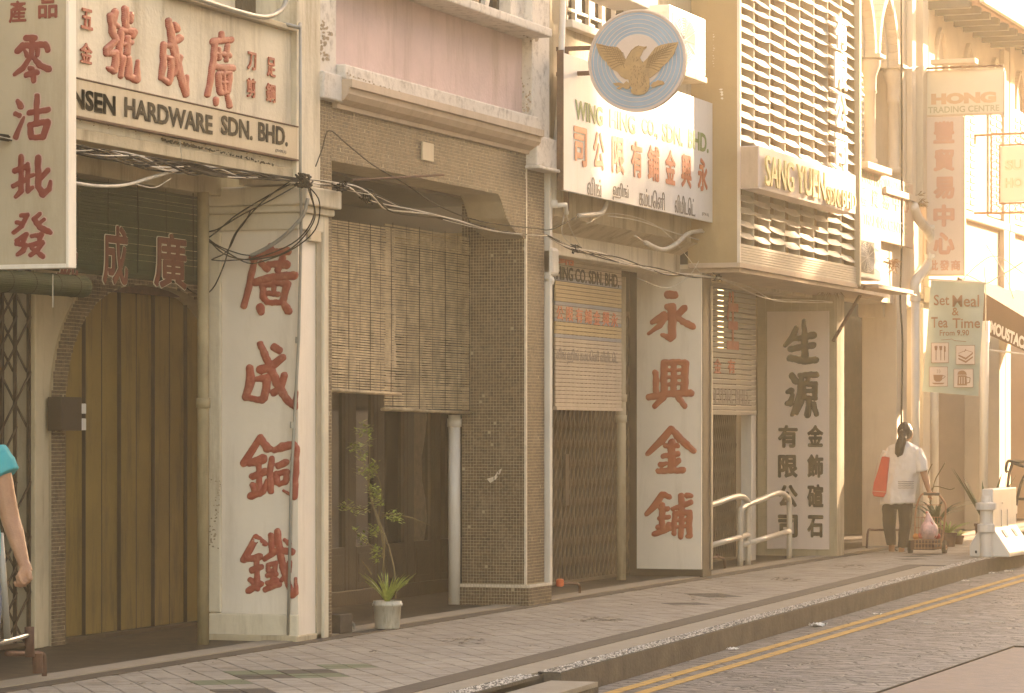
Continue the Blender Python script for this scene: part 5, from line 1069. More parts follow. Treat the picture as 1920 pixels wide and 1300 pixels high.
for k in range(26): a = [c_ + Vector((random.uniform(-.1, .1), random.uniform(-.03, .03), random.uniform(-.05, .05))) for _ in range(3)]; mb.tube(smoothpath(a, 3), .007, 5)
for cx, cy in ((640, 350), (690, 372), (1082, 468), (1345, 520)):
    q = onY(cx, cy, -.15)
    for k in range(10): a = [q + Vector((random.uniform(-.1, .1), random.uniform(-.03, .03), random.uniform(-.04, .04))) for _ in range(3)]; mb.tube(smoothpath(a, 3), .005, 5)
mb.build('splice_tangle', cabk, cb, smooth=True)
LOOPS = [[(575, 345), (600, 380), (590, 430), (545, 470), (500, 488), (455, 490), (395, 455), (382, 440)], [(580, 345), (590, 400), (575, 440), (520, 478), (470, 488), (420, 475), (385, 445)], [(545, 340), (500, 372), (470, 400), (440, 440), (420, 500), (396, 545), (372, 553), (350, 540)],
         [(560, 345), (480, 390), (420, 425), (390, 435)], [(545, 345), (470, 385), (430, 415), (395, 443), (385, 440)], [(396, 487), (430, 490), (480, 482), (560, 450), (588, 400), (578, 350)], [(470, 395), (450, 430), (425, 470), (398, 487)], [(380, 438), (410, 460), (450, 478), (480, 480)]]
for L in LOOPS: strand([onX(x, y, 20.28) if 1 else 0 for x, y in L], .006, cabk, .006, 5)
strand([onX(x, y, 20.26) for x, y in ((577, 372), (572, 395), (560, 415), (530, 445), (500, 465), (470, 480))], .018, steelg, .0, 5)
strand([onY(x, y, -.1) for x, y in ((592, 312), (604, 280), (617, 245), (650, 270), (700, 310), (760, 345), (820, 385), (900, 415), (1000, 428), (1035, 430), (1085, 405))], .006, cabk, .0, 5)
strand([onY(x, y, -.12) for x, y in ((131, 342), (180, 348), (240, 346), (290, 332), (335, 318))], .014, cabw, .003, 5); strand([onY(x, y, -.12) for x, y in ((255, 346), (290, 352), (320, 335))], .004, cabw, .0, 4)
strand([onY(x, y, -.1) for x, y in ((337, 262), (340, 290), (344, 314))], .003, cabw, .0, 4)
for L, r in (([(1085, 405), (1110, 402), (1130, 398), (1140, 375)], .03), ([(1210, 455), (1240, 468), (1265, 460), (1290, 438), (1315, 433)], .028), ([(1315, 433), (1338, 445), (1345, 465), (1335, 480)], .014), ([(1190, 442), (1230, 466), (1260, 466)], .008), ([(1195, 522), (1250, 540), (1290, 520), (1310, 490)], .004), ([(1062, 400), (1070, 430), (1100, 480)], .005), ([(1058, 400), (1055, 440), (1080, 465)], .005), ([(1140, 405), (1200, 415), (1260, 435), (1310, 450)], .006), ([(1100, 420), (1150, 400), (1240, 430), (1320, 520)], .004)):
    strand([onY(x, y, -.06) for x, y in L], r, cabw, .002, 5)
for L, r in (([(1640, 540), (1690, 545), (1720, 555)], .008), ([(1810, 515), (1850, 530), (1880, 515), (1920, 490)], .01), ([(1790, 545), (1830, 500), (1870, 480), (1930, 520)], .008), ([(1845, 500), (1850, 560), (1848, 620)], .008), ([(1700, 130), (1735, 125)], .01), ([(1850, 460), (1880, 510), (1900, 560)], .008)):
    strand([onX(x, y, 40.3) if x > 1730 else onY(x, y, -.2) for x, y in L], r, cabw, .01, 5)
# ============================================================ HANDRAILS, TAPS
hr = thing('handrail', 'cream tubular handrail in front of the grey shutter, nearer of two', 'handrail', (33.0, .33, 0), 'cream handrails')
YH = .33
def rail(par, pts, r=.032): MB().tube(smoothpath([onY(x, y, YH) for x, y in pts], 5), r, 12).build('rail', railp, par, smooth=True)
def railp_(par, px, py0, py1): MB().tube([onY(px, py0, YH), onY(px, py1, YH)], .032, 12).build('post', railp, par, smooth=True)
MB().tube(smoothpath([onY(x, y, YH) for x, y in ((1320, 950), (1345, 943), (1370, 934), (1388, 931), (1399, 938), (1403, 955), (1403, 1062))], 5), .032, 12).build('hoop', railp, hr, smooth=True)
MB().tube([onY(1322, 1026, YH), onY(1403, 1003, YH)], .03, 12).build('lower_rail', railp, hr, smooth=True)
hr2 = thing('handrail', 'cream tubular handrail standing before the pale pink character board', 'handrail', (34.8, .33, 0), 'cream handrails')
MB().tube(smoothpath([onY(x, y, YH) for x, y in ((1388, 1062), (1388, 970), (1392, 953), (1408, 944), (1430, 936), (1450, 927), (1464, 925), (1475, 932), (1480, 950), (1480, 1048))], 5), .032, 12).build('hoop', railp, hr2, smooth=True)
MB().tube([onY(1393, 1022, YH), onY(1480, 996, YH)], .03, 12).build('lower_rail', railp, hr2, smooth=True)
pp3 = thing('tap', 'orange red valve and iron pipe by the foot of the mosaic pillar', 'tap', onY(1050, 1100, .15), 'taps and pipes at the pavement edge')
q = onY(1050, 1093, .15); mb = MB(); mb.lathe(q - Vector((0, 0, .035)), [(.02, 0), (.035, .01), (.035, .06), (.02, .07)], 12); mb.build('valve', redv, pp3)
MB().tube(smoothpath([onY(x, y, .15) for x, y in ((1055, 1095), (1075, 1094), (1086, 1098), (1087, 1116))], 4), .012, 8).build('pipe', rust, pp3, smooth=True)
pp4 = thing('tap', 'small dark tap and pipe in front of the gate behind the handrails', 'tap', onY(1345, 1050, .3), 'taps and pipes at the pavement edge')
MB().tube(smoothpath([onY(x, y, .3) for x, y in ((1330, 1046), (1350, 1046), (1358, 1050), (1359, 1066))], 4), .015, 8).build('pipe', rust, pp4, smooth=True); MB().lathe(onY(1345, 1046, .3), [(.02, 0), (.03, .01), (.01, .04)], 8).build('valve', rust, pp4)
pp5 = thing('tap', 'tap with bent pipe at the foot of the red lettered pillar beside the bucket', 'tap', onY(645, 1178, .1), 'taps and pipes at the pavement edge')
MB().tube(smoothpath([onY(x, y, .1) for x, y in ((632, 1170), (650, 1166), (662, 1170), (664, 1182))], 4), .012, 8).build('pipe', steelg, pp5, smooth=True); MB().lathe(onY(648, 1166, .1), [(.012, 0), (.018, .01), (.018, .04), (.006, .06)], 8).build('valve', steelg, pp5)
B('step_block', dband, h2, onY(614, 0, .12)[0], onY(637, 0, .12)[0], .02, .2, .01, zY(625, 1155, .02), bevel=.006)
pp6 = thing('standpipe', 'steel standpipe with horizontal chrome tube at the bottom left corner', 'tap', onY(75, 1270, -.0), 'taps and pipes at the pavement edge')
MB().tube(smoothpath([onY(x, y, .1) for x, y in ((12, 1226), (40, 1226), (72, 1226), (82, 1232), (83, 1268))], 5), .016, 8).build('pipe', rust, pp6, smooth=True)
MB().tube(smoothpath([onY(x, y, -.02) for x, y in ((-30, 1212), (0, 1205), (30, 1198), (55, 1190))], 4), .017, 10).build('chrome_tube', chrome, pp6, smooth=True)
MB().tube([onY(x, y, -.02) for x, y in ((55, 1176), (56, 1232))], .028, 10).build('valve_body', rust, pp6, smooth=True); MB().tube([onY(70, 1225, .02), onY(71, 1262, .02)], .03, 10).build('riser', rust, pp6)
MB().tube([onY(x, y, -.05) for x, y in ((0, 1000), (14, 1198))], .02, 10).build('leg', steelg, pp6, smooth=True)
dp2 = MB(); dp2.tube(smoothpath([onY(x, y, -.2) for x, y in ((1625, 1028), (1628, 996), (1640, 994), (1690, 994))], 4), .014, 8); tag(dp2.build('wall_pipe', rust, smooth=True, loc=onY(1628, 1020, -.2)), 'low bent iron pipe on the pavement behind the walking woman', 'pipe')
# ============================================================ POTTED PLANTS
def blades(mb, c, n, L, w, spread, up=1.2, droop=.5):
    for k in range(n):
        a = random.uniform(0, 6.28); l = L * random.uniform(.6, 1); d = Vector((math.cos(a) * spread, math.sin(a) * spread, up)).normalized(); s_ = Vector((-math.sin(a), math.cos(a), 0)); prev = None; V = []; K = 5
        for q in range(K + 1):
            t = q / K; p = c + d * l * t + Vector((math.cos(a), math.sin(a), -1)) * droop * l * t * t * .6; ww = w * (1 - t) ** .6 * (1 if t > .0 else .7); V += [p - s_ * ww, p + s_ * ww + Vector((0, 0, .002))]
        mb.add(V, [(2 * q, 2 * q + 1, 2 * q + 3, 2 * q + 2) for q in range(K)])
def leaflets(mb, p, d, n, L):
    for k in range(n):
        a = random.uniform(0, 6.28); dd = (d * .4 + Vector((math.cos(a), math.sin(a), random.uniform(-.5, .6)))).normalized(); l = L * random.uniform(.5, 1.1); s_ = dd.cross(Vector((0, 0, 1))).normalized() * l * .2; q = p + Vector((random.uniform(-.02, .02), random.uniform(-.02, .02), random.uniform(-.03, .03)))
        mb.add([q, q + dd * l * .45 + s_, q + dd * l, q + dd * l * .45 - s_], [(0, 1, 2, 3)])
PX, PYY = 21.93, -.04; pz = gz(PX)
pot = thing('potted_plant', 'tall sparse green plant in a stained white plastic bucket on the pavement edge', 'plant', (PX, PYY, pz))
mb = MB(); mb.lathe((PX, PYY, pz + .004), [(.086, 0), (.09, .01), (.102, .165), (.112, .168), (.112, .185), (.106, .187), (.106, .205), (.1, .205), (.096, .17)], 28); mb.build('bucket', M('stained_bucket_plastic', (.48, .44, .36), .6, .12, 8, .1, 60, .8, (.13, .1, .06), 4), pot, smooth=True)
MB().lathe((PX, PYY, pz + .165), [(.094, 0), (.05, .012), (.0, .015)], 20).build('soil', kerbc, pot)
mb = MB(); blades(mb, Vector((PX, PYY, pz + .17)), 60, .36, .009, .5, 1.1, .35); mb.build('grass_leaves', leaf, pot, kind='stuff')
def P2(x, y, dx=0): return onX(600 + x / 3.1, 780 + y / 3.1, PX + dx)
STM = [[(365, 1060), (368, 780), (345, 640), (290, 470), (280, 380), (260, 290), (230, 190)], [(365, 900), (375, 720), (340, 600), (300, 480), (285, 350), (290, 200), (270, 70)], [(440, 1060), (430, 880), (380, 700), (340, 600), (360, 480), (350, 390), (310, 300)], [(290, 560), (230, 540), (120, 540)], [(350, 600), (400, 570), (520, 590), (600, 620), (645, 638)], [(330, 780), (250, 720), (190, 660)], [(300, 920), (270, 880), (240, 840)]]
for L in STM: MB().tube(smoothpath([P2(x, y, random.uniform(-.05, .05)) for x, y in L], 3), [.007 - .005 * i / (3 * (len(L) - 1)) for i in range(3 * (len(L) - 1) + 1)], 5).build('stem', stem, pot)
mb = MB()
for x, y, n, r in ((265, 75, 30, 30), (225, 90, 12, 20), (290, 140, 12, 20), (200, 185, 26, 30), (240, 190, 20, 25), (245, 240, 14, 22), (310, 290, 26, 28), (240, 320, 20, 25), (290, 335, 30, 28), (320, 440, 26, 25), (330, 500, 34, 28), (300, 430, 16, 22), (140, 530, 22, 25), (190, 530, 18, 25), (245, 545, 10, 20), (430, 580, 16, 25), (450, 600, 14, 20), (400, 575, 8, 15), (310, 680, 26, 22), (330, 650, 14, 18), (240, 710, 12, 18), (265, 725, 10, 15), (200, 665, 5, 12), (330, 770, 14, 18), (330, 830, 18, 22), (325, 800, 12, 18)):
    for k in range(int(n * 1.8)): leaflets(mb, P2(x + random.uniform(-r, r) * .8, y + random.uniform(-r, r) * .8, random.uniform(-.05, .05)), Vector((0, 0, .2)), 1, .055)
mb.build('leaves', leaf, pot, kind='stuff')
mb = MB()
for k in range(26): leaflets(mb, P2(random.uniform(230, 320), random.uniform(830, 1000), random.uniform(-.04, .04)), Vector((0, 0, 0)), 1, .02)
mb.build('dry_leaves', M('rusty_dry_leaf', (.35, .13, .04), .7, .2, 20), pot, kind='stuff')
def potplant(label, px, Y, X, rp, hp, n, L, w, sp, mat, up=1.2, droop=.4, potm=None):
    Yq = fy(px, X); z = gz(X); t = thing('potted_plant', label, 'plant', (X, Yq, z), 'plants on the far pavement')
    MB().lathe((X, Yq, z + .003), [(rp * .8, 0), (rp, hp), (rp * 1.08, hp), (rp * 1.08, hp + .03), (rp * .9, hp + .03)], 16).build('pot', potm or rust, t)
    mb = MB(); blades(mb, Vector((X, Yq, z + hp)), n, L, w, sp, up, droop); mb.build('leaves', mat, t, kind='stuff')
    return t
potplant('spiky agave with long stiff leaves behind the white barrier', 1850, 0, 37.2, .14, .3, 13, .85, .034, .75, leafd, 1.3, .05)
potplant('broad leaved potted plant behind the shopping cart', 1755, 0, 39.0, .13, .22, 26, .7, .03, .55, leafd, 1.3, .7)
potplant('small bright green potted plant right of the shopping cart', 1778, 0, 38.6, .1, .14, 40, .42, .016, .8, leaf, 1.0, .5)
potplant('low yellow green plant at the foot of the dark doorway', 1795, 0, 39.4, .08, .08, 24, .22, .02, .9, leaf, .9, .4)
bt = thing('bare_shrub', 'thin bare branched shrub behind the cart', 'shrub', (39.2, fy(1740, 39.2), gz(39.2)), 'plants on the far pavement')
for L in ([(1745, 985), (1744, 940), (1735, 900), (1722, 870)], [(1744, 950), (1752, 905), (1762, 885), (1772, 868)], [(1743, 930), (1752, 912), (1780, 918), (1790, 915)], [(1738, 910), (1740, 888), (1748, 870)]): MB().tube(smoothpath([onX(x, y, 39.2) for x, y in L], 3), .007, 5).build('branch', stem, bt)
# ============================================================ BARRIER
XBr = 35.75
ba = thing('road_barrier', 'white plastic water filled barrier with sunlit sloping side on the kerb', 'barrier', (XBr, -1.75, gz(XBr)))
yc = (fy(1841, XBr) + fy(1868, XBr)) / 2; zg = gz(XBr) + .005; hb_ = .78; Lx = 1.35
def yx(px): return fy(px, XBr)
sec = [(yx(1818), zg), (yx(1818), zX(1830, 1022, XBr)), (yx(1836), zX(1840, 992, XBr)), (yx(1841), zX(1841, 990, XBr)), (yx(1841), zX(1841, 917, XBr)), (yx(1862), zX(1841, 917, XBr)), (yx(1862), zX(1841, 990, XBr)), (yx(1893), zX(1841, 1036, XBr)), (yx(1893), zg)]
mb = MB(); mb.prism([(XBr, y, z) for y, z in sec], (Lx, 0, 0)); mb.build('body', barm, ba, bevel=.012)
for i, px in enumerate((.3, .72)):
    a = Vector((XBr + Lx * px, yx(1868), zX(1841, 998, XBr) + .006)); MB().obox(a + Vector((0, -.02, -.03)), (1, 0, 0), .07, (0, -(yx(1862) - yx(1893)), -(zX(1841, 990, XBr) - zX(1841, 1036, XBr))), .05, (0, -.6, .8), .004).build('slot', dkgrey if 0 else discp, ba)
mb = MB(); q = (XBr - .03, yx(1850), 0)
mb.lathe((XBr - .03, yx(1850), zg + .005), [(.07, 0), (.07, .26), (.1, .28), (.1, .36), (.07, .37), (.07, .52), (.12, .53), (.12, .6), (.06, .61), (.05, .68)], 16); mb.build('connector', barm, ba, smooth=False)
for z in (.2, .45): B('lug', barm, ba, XBr + Lx, XBr + Lx + .12, yx(1862) + .01, yx(1841) - .01, zg + z, zg + z + .1, bevel=.01)
for k in range(2): B('rib', barm, ba, XBr + .45 + k * .35, XBr + .5 + k * .35, yx(1862) - .008, yx(1862), zg + .33, zg + .52, bevel=.004); B('rib', barm, ba, XBr + .5, XBr + .72, yx(1862) - .008, yx(1862), zg + .5 + k * .14 - .05, zg + .515 + k * .14 - .05)
MB().lathe((XBr - .001, yx(1830), zg + .04), [(.012, 0), (.012, .03)], 8).build('plug', dkgrey, ba)
# trolley frame behind the barrier
tr = thing('hand_trolley', 'dark metal trolley handle standing behind the barrier at the right edge', 'trolley', (38.5, fy(1900, 38.5), gz(38.5)))
for L in ([(1888, 925), (1892, 890), (1898, 868), (1890, 865), (1886, 880), (1889, 886)], [(1890, 864), (1905, 866), (1930, 866)], [(1930, 880), (1915, 905), (1905, 950), (1902, 1000)], [(1898, 868), (1920, 875)], [(1905, 935), (1940, 938)]): MB().tube(smoothpath([onX(x, y, 38.5) for x, y in L], 3), .018, 8).build('frame', dkgrey, tr, smooth=True)
for s_ in (-.15, .25): MB().tube([(38.5, fy(1905, 38.5) + s_, gz(38.5) + .08), (38.52, fy(1905, 38.5) + s_ - .03, gz(38.5) + .08)], .08, 14).build('wheel', dkgrey, tr)
MB().box(38.3, 38.9, fy(1905, 38.5) - .25, fy(1905, 38.5) + .25, gz(38) + .14, gz(38) + .2).build('platform', stem, tr)
# ============================================================ PEOPLE
def blob(parts, name, mat, parent, vox=.01, smooth_it=6, fold=0, fs=(14, 14, 5)):
    mb = MB()
    for p in parts:
        if p[0] == 't': mb.tube([Vector(q) for q in p[1]], p[2], 14)
        elif p[0] == 'e': mb.ell(p[1], *p[2])
        elif p[0] == 'l': mb.loft(p[1])
    o = mb.build('tmp', mat); o.data.validate()
    r = o.modifiers.new('r', 'REMESH'); r.mode = 'VOXEL'; r.voxel_size = vox; r.use_smooth_shade = True
    s_ = o.modifiers.new('s', 'SMOOTH'); s_.iterations = smooth_it; s_.factor = .5
    me = bake(o); bpy.data.objects.remove(o); me.materials.clear(); me.materials.append(mat)
    if fold:
        from mathutils import noise
        nv = len(me.vertices); co_ = np.zeros(nv * 3); no_ = np.zeros(nv * 3); me.vertices.foreach_get('co', co_); me.vertices.foreach_get('normal', no_); co_ = co_.reshape(-1, 3); no_ = no_.reshape(-1, 3)
        for i_ in range(nv):
            c = Vector(co_[i_]); q = noise.noise(Vector((c.x * fs[0], c.y * fs[1], c.z * fs[2]))) + .5 * noise.noise(Vector((c.x * fs[0] * 2.3 + 7, c.y * fs[1] * 2.3, c.z * fs[2] * 2.3))); co_[i_] += no_[i_] * fold * (1 - 2 * abs(q))
        me.vertices.foreach_set('co', co_.ravel()); me.update()
    w_ = Vector(parent['_w']); me.transform(Matrix.Translation(-w_)); me.polygons.foreach_set('use_smooth', [True] * len(me.polygons))
    o = bpy.data.objects.new(name, me); COL.objects.link(o); o.parent = parent; o['_w'] = tuple(w_); return o
def ringf(c, rx, ry, n=28, tilt=0, fold=0, ph=0, fr=7): return [(c[0] + rx * math.cos(a) * (1 + fold * math.sin(fr * a + ph)), c[1] + ry * math.sin(a) * (1 + fold * math.sin(fr * a + ph)), c[2] + tilt * math.sin(a)) for a in [2 * math.pi * k / n for k in range(n)]]
WX = 36.95; WZ = gz(WX)
wo = thing('person', 'woman with long dark ponytail, white checked blouse and black trousers, walking away with a cart', 'person', (WX, fy(1690, WX), WZ))
def W(px, py, dx=0): return onX(px, py, WX + dx)
hd = W(1697, 812); nk = W(1694, 832)
arm = [W(1720, 848), W(1727, 868, .02), W(1733, 890, .0), W(1738, 908, -.05), W(1743, 925, -.1)]
parts = [('e', hd, (.092, .078, .112)), ('t', [W(1695, 826), W(1692, 845)], [.05, .06]), ('e', hd + Vector((.06, -.035, -.02)), (.045, .045, .06)), ('e', hd + Vector((.03, -.078, -.005)), (.02, .012, .03)), ('e', hd + Vector((.1, -.05, -.02)), (.02, .012, .014)),
    ('t', [W(1690, 845), W(1688, 880), W(1686, 910), W(1684, 940)], [.12, .15, .14, .17]),
    ('t', [W(1670, 850), W(1716, 850)], [.055, .055]), ('t', arm, [.055, .048, .042, .034, .026]), ('t', [W(1666, 848), W(1658, 878), W(1656, 905, .06)], [.052, .045, .036]), ('t', [W(1656, 905, .06), W(1660, 915, .2)], [.035, .03]),
    ('t', [W(1670, 945), W(1668, 985), W(1672, 1020)], [.07, .05, .036]), ('t', [W(1697, 945), W(1697, 988), W(1692, 1022)], [.07, .05, .036]),
    ('t', [W(1672, 1020), W(1672, 1031, .02)], [.038, .035]), ('t', [W(1691, 1022), W(1690, 1034, .0)], [.038, .035]),
    ('t', [W(1672, 1032, .0), W(1672, 1033, .16)], [.036, .028]), ('t', [W(1690, 1036, -.03), W(1691, 1037, .14)], [.036, .028])]
# hand: palm, four curled fingers and a thumb round the cart handle
hp = W(1744, 928, -.12)
parts += [('t', [arm[-1], hp], [.026, .03]), ('e', hp, (.03, .02, .036))]
for k in range(4):
    b0 = hp + Vector((-.022 + k * .016, -.006, -.02)); parts.append(('t', [b0, b0 + Vector((0, -.018, -.022)), b0 + Vector((0, .0, -.044 + .004 * abs(k - 1.5))), b0 + Vector((0, .014, -.032))], [.009, .009, .008, .007]))
parts.append(('t', [hp + Vector((-.02, .012, .0)), hp + Vector((-.035, .018, -.02)), hp + Vector((-.03, .012, -.038))], [.011, .01, .008]))
blob(parts, 'body', skin, wo, .0085, 3)
hair = [('e', hd + Vector((-.012, .0, .018)), (.1, .086, .108)), ('t', smoothpath([hd + Vector((-.085, .015, .02)), W(1692, 822, -.12), W(1688, 835, -.13), W(1686, 848, -.13), W(1684, 858, -.12)], 3), [.035 + .018 * math.sin(math.pi * k / 12) * (1 if k < 12 else 0) + (0 if k < 11 else -.02) for k in range(13)])]
hr_ = blob(hair, 'hair', hairm, wo, .006, 1, .006, (60, 60, 7)); MB().ell(hd + Vector((-.1, .012, .022)), .018, .028, .018).build('hair_tie', litter, hr_)
rg = []
for py, cx, hw, dd in ((829, 1694, 9, .06), (834, 1693, 17, .085), (839, 1692, 28, .11), (848, 1692, 31, .12), (862, 1691, 33, .14), (885, 1688, 33, .15), (910, 1685, 31, .16), (930, 1683, 30, .175), (944, 1683, 31, .18)):
    rg.append(ringf(W(cx, py), dd, hw / 160 / .97, 36, -.012 if py > 920 else 0, .035 if py > 870 else .015, py * .02, 7))
sh_ = [('l', rg), ('t', [W(1716, 846), W(1724, 862, .01), W(1729, 884)], [.074, .076, .08]), ('t', [W(1666, 848), W(1659, 866), W(1655, 886, .02)], [.072, .07, .072])]
sb_ = blob(sh_, 'blouse', shirtm, wo, .007, 2, .011, (9, 9, 5))
for k in range(4): MB().tube([onX(1684 + i * 3.7, 903 + k * 4 + (i % 2) * .6, WX - .178 + .0007 * (i - 4) ** 2) for i in range(9)], .004, 4).build('stripe', greyp, sb_)
tp = []
for px0, leg in ((0, [(936, 1670, 13, .14), (955, 1668, 12.5, .13), (985, 1667.5, 10.5, .1), (1010, 1670, 8.5, .085), (1021, 1671, 7.5, .075)]), (1, [(936, 1697, 13, .14), (955, 1698, 12.5, .13), (985, 1697.5, 10.5, .1), (1010, 1694, 9, .09), (1026, 1692, 8, .08)])):
    tp.append(('l', [ringf(W(cx, py), dd, hw / 160, 24, 0, .03, py * .05, 5) for py, cx, hw, dd in leg]))
tp.append(('l', [ringf(W(1683.5, 928), .15, .16), ringf(W(1683.5, 948), .15, .165), ringf(W(1683.5, 954), .1, .1)]))
blob(tp, 'trousers', trous, wo, .0075, 2, .009, (9, 9, 4))
for a, dx in ((1672, .0), (1690, -.03)):
    py = 1033 if a < 1680 else 1037; q = W(a, py, dx); s1 = MB(); s1.loft([[(q[0] + x, q[1] + y * w_, q[2] - .03 + z) for y, z in ((-1, 0), (1, 0), (1, .012), (-1, .012))] for x, w_ in ((-.05, .03), (0, .036), (.1, .042), (.19, .03))]); s1.build('sandal', trous, wo, bevel=.004); MB().tube([(q[0] + .12, q[1] - .04, q[2] - .01), (q[0] + .12, q[1], q[2] + .02), (q[0] + .12, q[1] + .04, q[2] - .01)], .01, 6).build('sandal_strap', trous, wo)
bg_ = thing('shoulder_bag', 'orange red shoulder bag hanging from the left shoulder of the walking woman', 'bag', W(1650, 932, -.1))
L0 = [(1653, 856), (1667, 858), (1664, 890), (1661, 925), (1656, 933), (1638, 931), (1635, 925), (1638, 905), (1645, 885)]
MB().prism([W(x, y, -.16) for x, y in L0], (.14, 0, 0)).build('bag_body', bagm, bg_, bevel=.012)
MB().tube([W(1656, 858, -.1), W(1664, 842, -.04), W(1669, 838, .02), W(1668, 850, .1), W(1662, 862, .08)], .012, 6).build('strap', signp, bg_)
MB().tube([W(1637, 921, -.165), W(1661, 923, -.165)], .004, 5).build('seam', halo, bg_); MB().tube([W(1645, 868, -.165), W(1640, 893, -.165), W(1636, 918, -.165)], .003, 5).build('seam', halo, bg_)
# cart
XC = 36.78; ct = thing('shopping_cart', 'two wheeled wire shopping cart pulled by the walking woman', 'cart', (XC, fy(1740, XC), gz(XC)))
def Cc(px, py, dx=0): return onX(px, py, XC + dx)
wire = M('copper_wire', (.4, .2, .12), .45, .15, 8, 0, metal=.5)
MB().tube(smoothpath([Cc(1715, 1030), Cc(1716, 970), Cc(1720, 945), Cc(1728, 928), Cc(1740, 925), Cc(1757, 926), Cc(1766, 935), Cc(1773, 948), Cc(1771, 980), Cc(1764, 1030)], 5), .012, 8).build('handle_frame', wire, ct, smooth=True)
MB().tube([Cc(1732, 926), Cc(1762, 927)], .018, 8).build('grip', dkgrey, ct)
mb = MB()
for dx in (0, .3):
    for k in range(9): mb.tube([Cc(1716 + k * 6, 1030, dx * -1), Cc(1716 + k * 6, 1012 if dx else 970, dx * -1)], .0035, 4)
    for py in ((947, 970, 990, 1010, 1028) if not dx else (1012, 1020, 1028)): mb.tube([Cc(1714, py, dx * -1), Cc(1766, py, dx * -1)], .0045, 4)
for k in range(5):
    for px in (1715, 1765): mb.tube([Cc(px, 1012 + k * 4), Cc(px, 1012 + k * 4, -.3)], .0035, 4)
mb.build('wire_basket', wire, ct, kind='stuff')
B('cart_liner', M('brown_liner', (.1, .045, .03), .8, .2), ct, XC - .28, XC - .02, fy(1763, XC), fy(1717, XC), zX(1740, 1030, XC), zX(1740, 1012, XC), bevel=.01)
for px in (1707, 1771):
    q = Cc(px, 1027, -.1); t = MB(); t.tube([q - Vector((0, .018, 0)), q + Vector((0, .018, 0))], .085, 20); wl = t.build('wheel', trous, ct, bevel=.006); MB().tube([q - Vector((0, .022, 0)), q + Vector((0, .022, 0))], .03, 12).build('hub', wire, wl)
MB().tube([Cc(1702, 1027, -.1), Cc(1777, 1027, -.1)], .008, 8).build('axle', wire, ct)
nb_ = thing('shopping_bag', 'knotted red and white plastic bag of shopping sitting in the cart', 'bag', Cc(1742, 1012, -.15))
blob([('e', Cc(1742, 996, -.15), (.11, .11, .12)), ('t', [Cc(1742, 985, -.15), Cc(1741, 970, -.15), Cc(1738, 958, -.15)], [.08, .035, .012]), ('e', Cc(1735, 1000, -.12), (.09, .08, .09))], 'bag_body', M('red_white_plastic', (.62, .38, .36), .35, .45, 9, .6, 20), nb_, .009, 3)
MB().tube([Cc(1738, 960, -.15), Cc(1741, 972, -.17), Cc(1748, 985, -.2)], .016, 6).build('knot', netr, nb_); 
for k in range(9): q = Cc(1719 + (k % 5) * 10 + random.uniform(-2, 2), 1006 + random.uniform(-3, 2), -.05 - .12 * (k // 5)); o = MB().ell(q, .038, .038, .036); tag(o.build('fruit', fruit if k % 2 else netr, smooth=True, loc=q), 'round red and orange fruit lying in the wire cart', 'fruit', 'fruit in the cart')
# ---- man at the left edge
XM = 14.0
mn = thing('person', 'person in turquoise t-shirt and jeans cut off by the left picture edge, arm hanging', 'person', (XM, fy(-70, XM), gz(XM)))
def m_(px, py, dx=0): return onX(px, py, XM + dx)
S_ = (m_(0, 812) - m_(100, 812)).length / 100
hdm = m_(-72, 735)
elbow = m_(20, 975, .0); wr = m_(44, 1055, -.06)
parts = [('e', hdm, (.1, .08, .125)), ('e', hdm + Vector((.05, -.02, -.06)), (.05, .06, .07)), ('e', hdm + Vector((.1, 0, -.01)), (.02, .013, .02)), ('e', hdm + Vector((0, .08, 0)), (.02, .01, .03)), ('e', hdm + Vector((0, -.08, 0)), (.02, .01, .03)),
    ('t', [m_(-72, 780), m_(-72, 830)], [.058, .065]), ('t', [m_(-72, 850), m_(-72, 950), m_(-72, 1040), m_(-70, 1100)], [.1, .115, .12, .13]), ('t', [m_(-120, 856), m_(-20, 856)], [.055, .055]),
    ('t', [m_(-8, 862), m_(4, 905), m_(11, 935), elbow, m_(29, 1003, -.02), wr], [.062, .056, .05, .047, .045, .029]),
    ('t', [m_(-138, 862), m_(-150, 930), m_(-158, 975), m_(-160, 1060, -.05)], [.062, .054, .045, .028]), ('e', m_(-160, 1090, -.05), (.035, .03, .05)),
    ('t', [m_(-95, 1100), m_(-98, 1230, .1), m_(-100, 1360, .05)], [.1, .07, .045]), ('t', [m_(-48, 1100), m_(-45, 1230, -.05), m_(-42, 1360, -.15)], [.1, .07, .045]),
    ('t', [m_(-100, 1372, .0), m_(-100, 1374, .2)], [.045, .038]), ('t', [m_(-42, 1372, -.2), m_(-42, 1374, .0)], [.045, .038])]
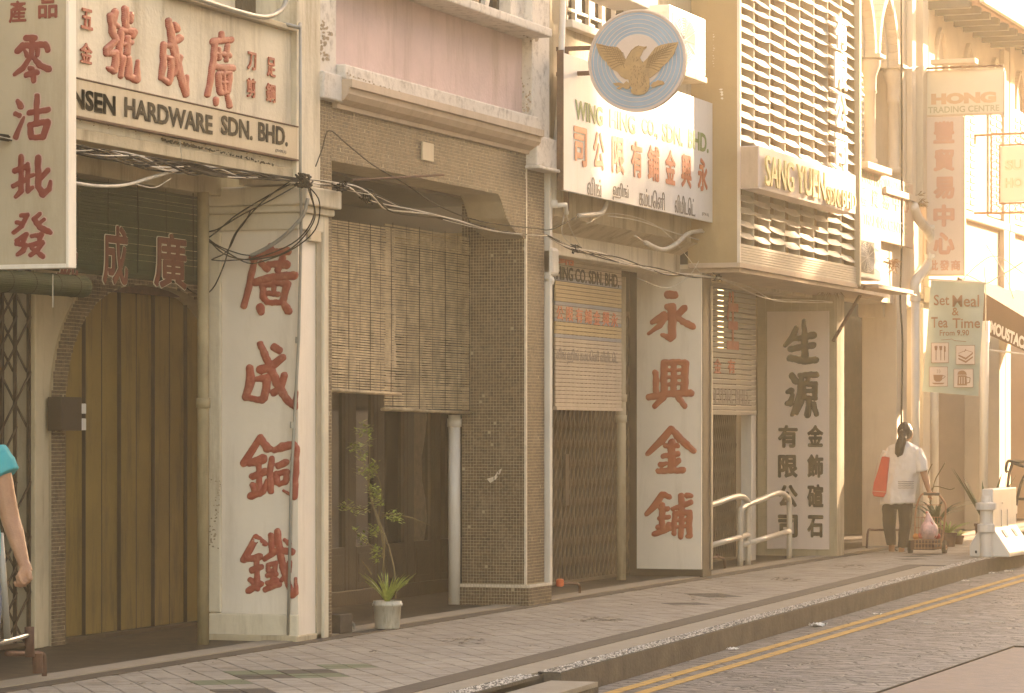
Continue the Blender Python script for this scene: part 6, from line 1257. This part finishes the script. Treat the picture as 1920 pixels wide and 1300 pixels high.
# loose fist
pc = m_(48, 1072, -.07)
parts += [('t', [wr, m_(47, 1062, -.065), pc], [.028, .032, .036]), ('t', [m_(40, 1075, -.07), m_(52, 1077, -.07)], [.034, .036])]
for k, (fx_, fy_) in enumerate(((55, 1080), (48, 1086), (41, 1088), (34, 1087))):
    a = m_(fx_ - 1, fy_ - 8, -.08 - .006); b = m_(fx_ + 2, fy_ + 6, -.095); c = m_(fx_ - 3, fy_ + 12 - k * .5, -.08); d = m_(fx_ - 6, fy_ + 4, -.065); parts.append(('t', [a, b, c, d], [.0135, .0125, .0115, .01]))
parts.append(('t', [m_(43, 1066, -.09), m_(36, 1078, -.112), m_(41, 1090, -.118), m_(47, 1096, -.112)], [.014, .0135, .012, .01]))
blob(parts, 'body', skin, mn, .0055, 3)
ts = [('l', [ringf(m_(-72, y), d, hw * S_, 32, 0, f_, y * .01) for y, hw, d, f_ in ((826, 22, .075, 0), (836, 45, .1, 0), (850, 68, .12, .0), (880, 68, .14, .01), (950, 62, .15, .02), (1010, 64, .15, .03), (1042, 66, .16, .03))]), ('t', [m_(-16, 852), m_(-4, 870), m_(8, 893)], [.08, .08, .082]), ('t', [m_(-128, 852), m_(-142, 880), m_(-150, 900)], [.068, .072, .074])]
blob(ts, 't_shirt', tshirt, mn, .006, 2, .009, (9, 9, 6))
jn = [('l', [ringf(m_(-72, 1030), .145, .15), ringf(m_(-72, 1090), .15, .165), ringf(m_(-72, 1130), .12, .14)]), ('l', [ringf(m_(cx, y, dx), d, hw * S_, 24, 0, .02, y * .03) for y, cx, hw, d, dx in ((1080, -42, 36, .12, 0), (1150, -36, 32, .11, -.02), (1250, -38, 26, .09, -.05), (1365, -42, 22, .075, -.13))]), ('l', [ringf(m_(cx, y, dx), d, hw * S_, 24, 0, .02, y * .03) for y, cx, hw, d, dx in ((1080, -100, 36, .12, 0), (1150, -100, 32, .11, .04), (1250, -100, 26, .09, .1), (1365, -100, 22, .075, .06))])]
blob(jn, 'jeans', jean, mn, .007, 2, .008, (9, 9, 7))
blob([('e', hdm + Vector((-.015, 0, .03)), (.108, .09, .115))], 'hair', hairm, mn, .008, 2)
for a, dx in ((-100, 0), (-42, -.2)): q = m_(a, 1385, dx); MB().loft([[(q[0] + x, q[1] + y * w_, q[2] + z) for y, z in ((-1, 0), (1, 0), (.8, h_), (-.8, h_))] for x, w_, h_ in ((-.06, .035, .07), (.05, .042, .08), (.16, .048, .05), (.23, .03, .03))]).build('shoe', trous, mn, bevel=.01)
# ============================================================ HAZE
if HAZE:
    hz = MB(); hz.box(-9, 105, -26, 12, -1.6, 17.5); hz = hz.build('haze', bpy.data.materials.new('haze_air')); hz['kind'] = 'stuff'
    m = hz.data.materials[0]; m.use_nodes = True; n = m.node_tree.nodes; n.remove(n['Principled BSDF']); v = n.new('ShaderNodeVolumePrincipled')
    v.inputs['Color'].default_value = (1, .85, .62, 1); v.inputs['Density'].default_value = HAZE; v.inputs['Anisotropy'].default_value = .77
    m.node_tree.links.new(v.outputs[0], n['Material Output'].inputs['Volume'])
for o in bpy.data.objects:
    if '_w' in o: del o['_w']
for m in list(bpy.data.curves): bpy.data.curves.remove(m)
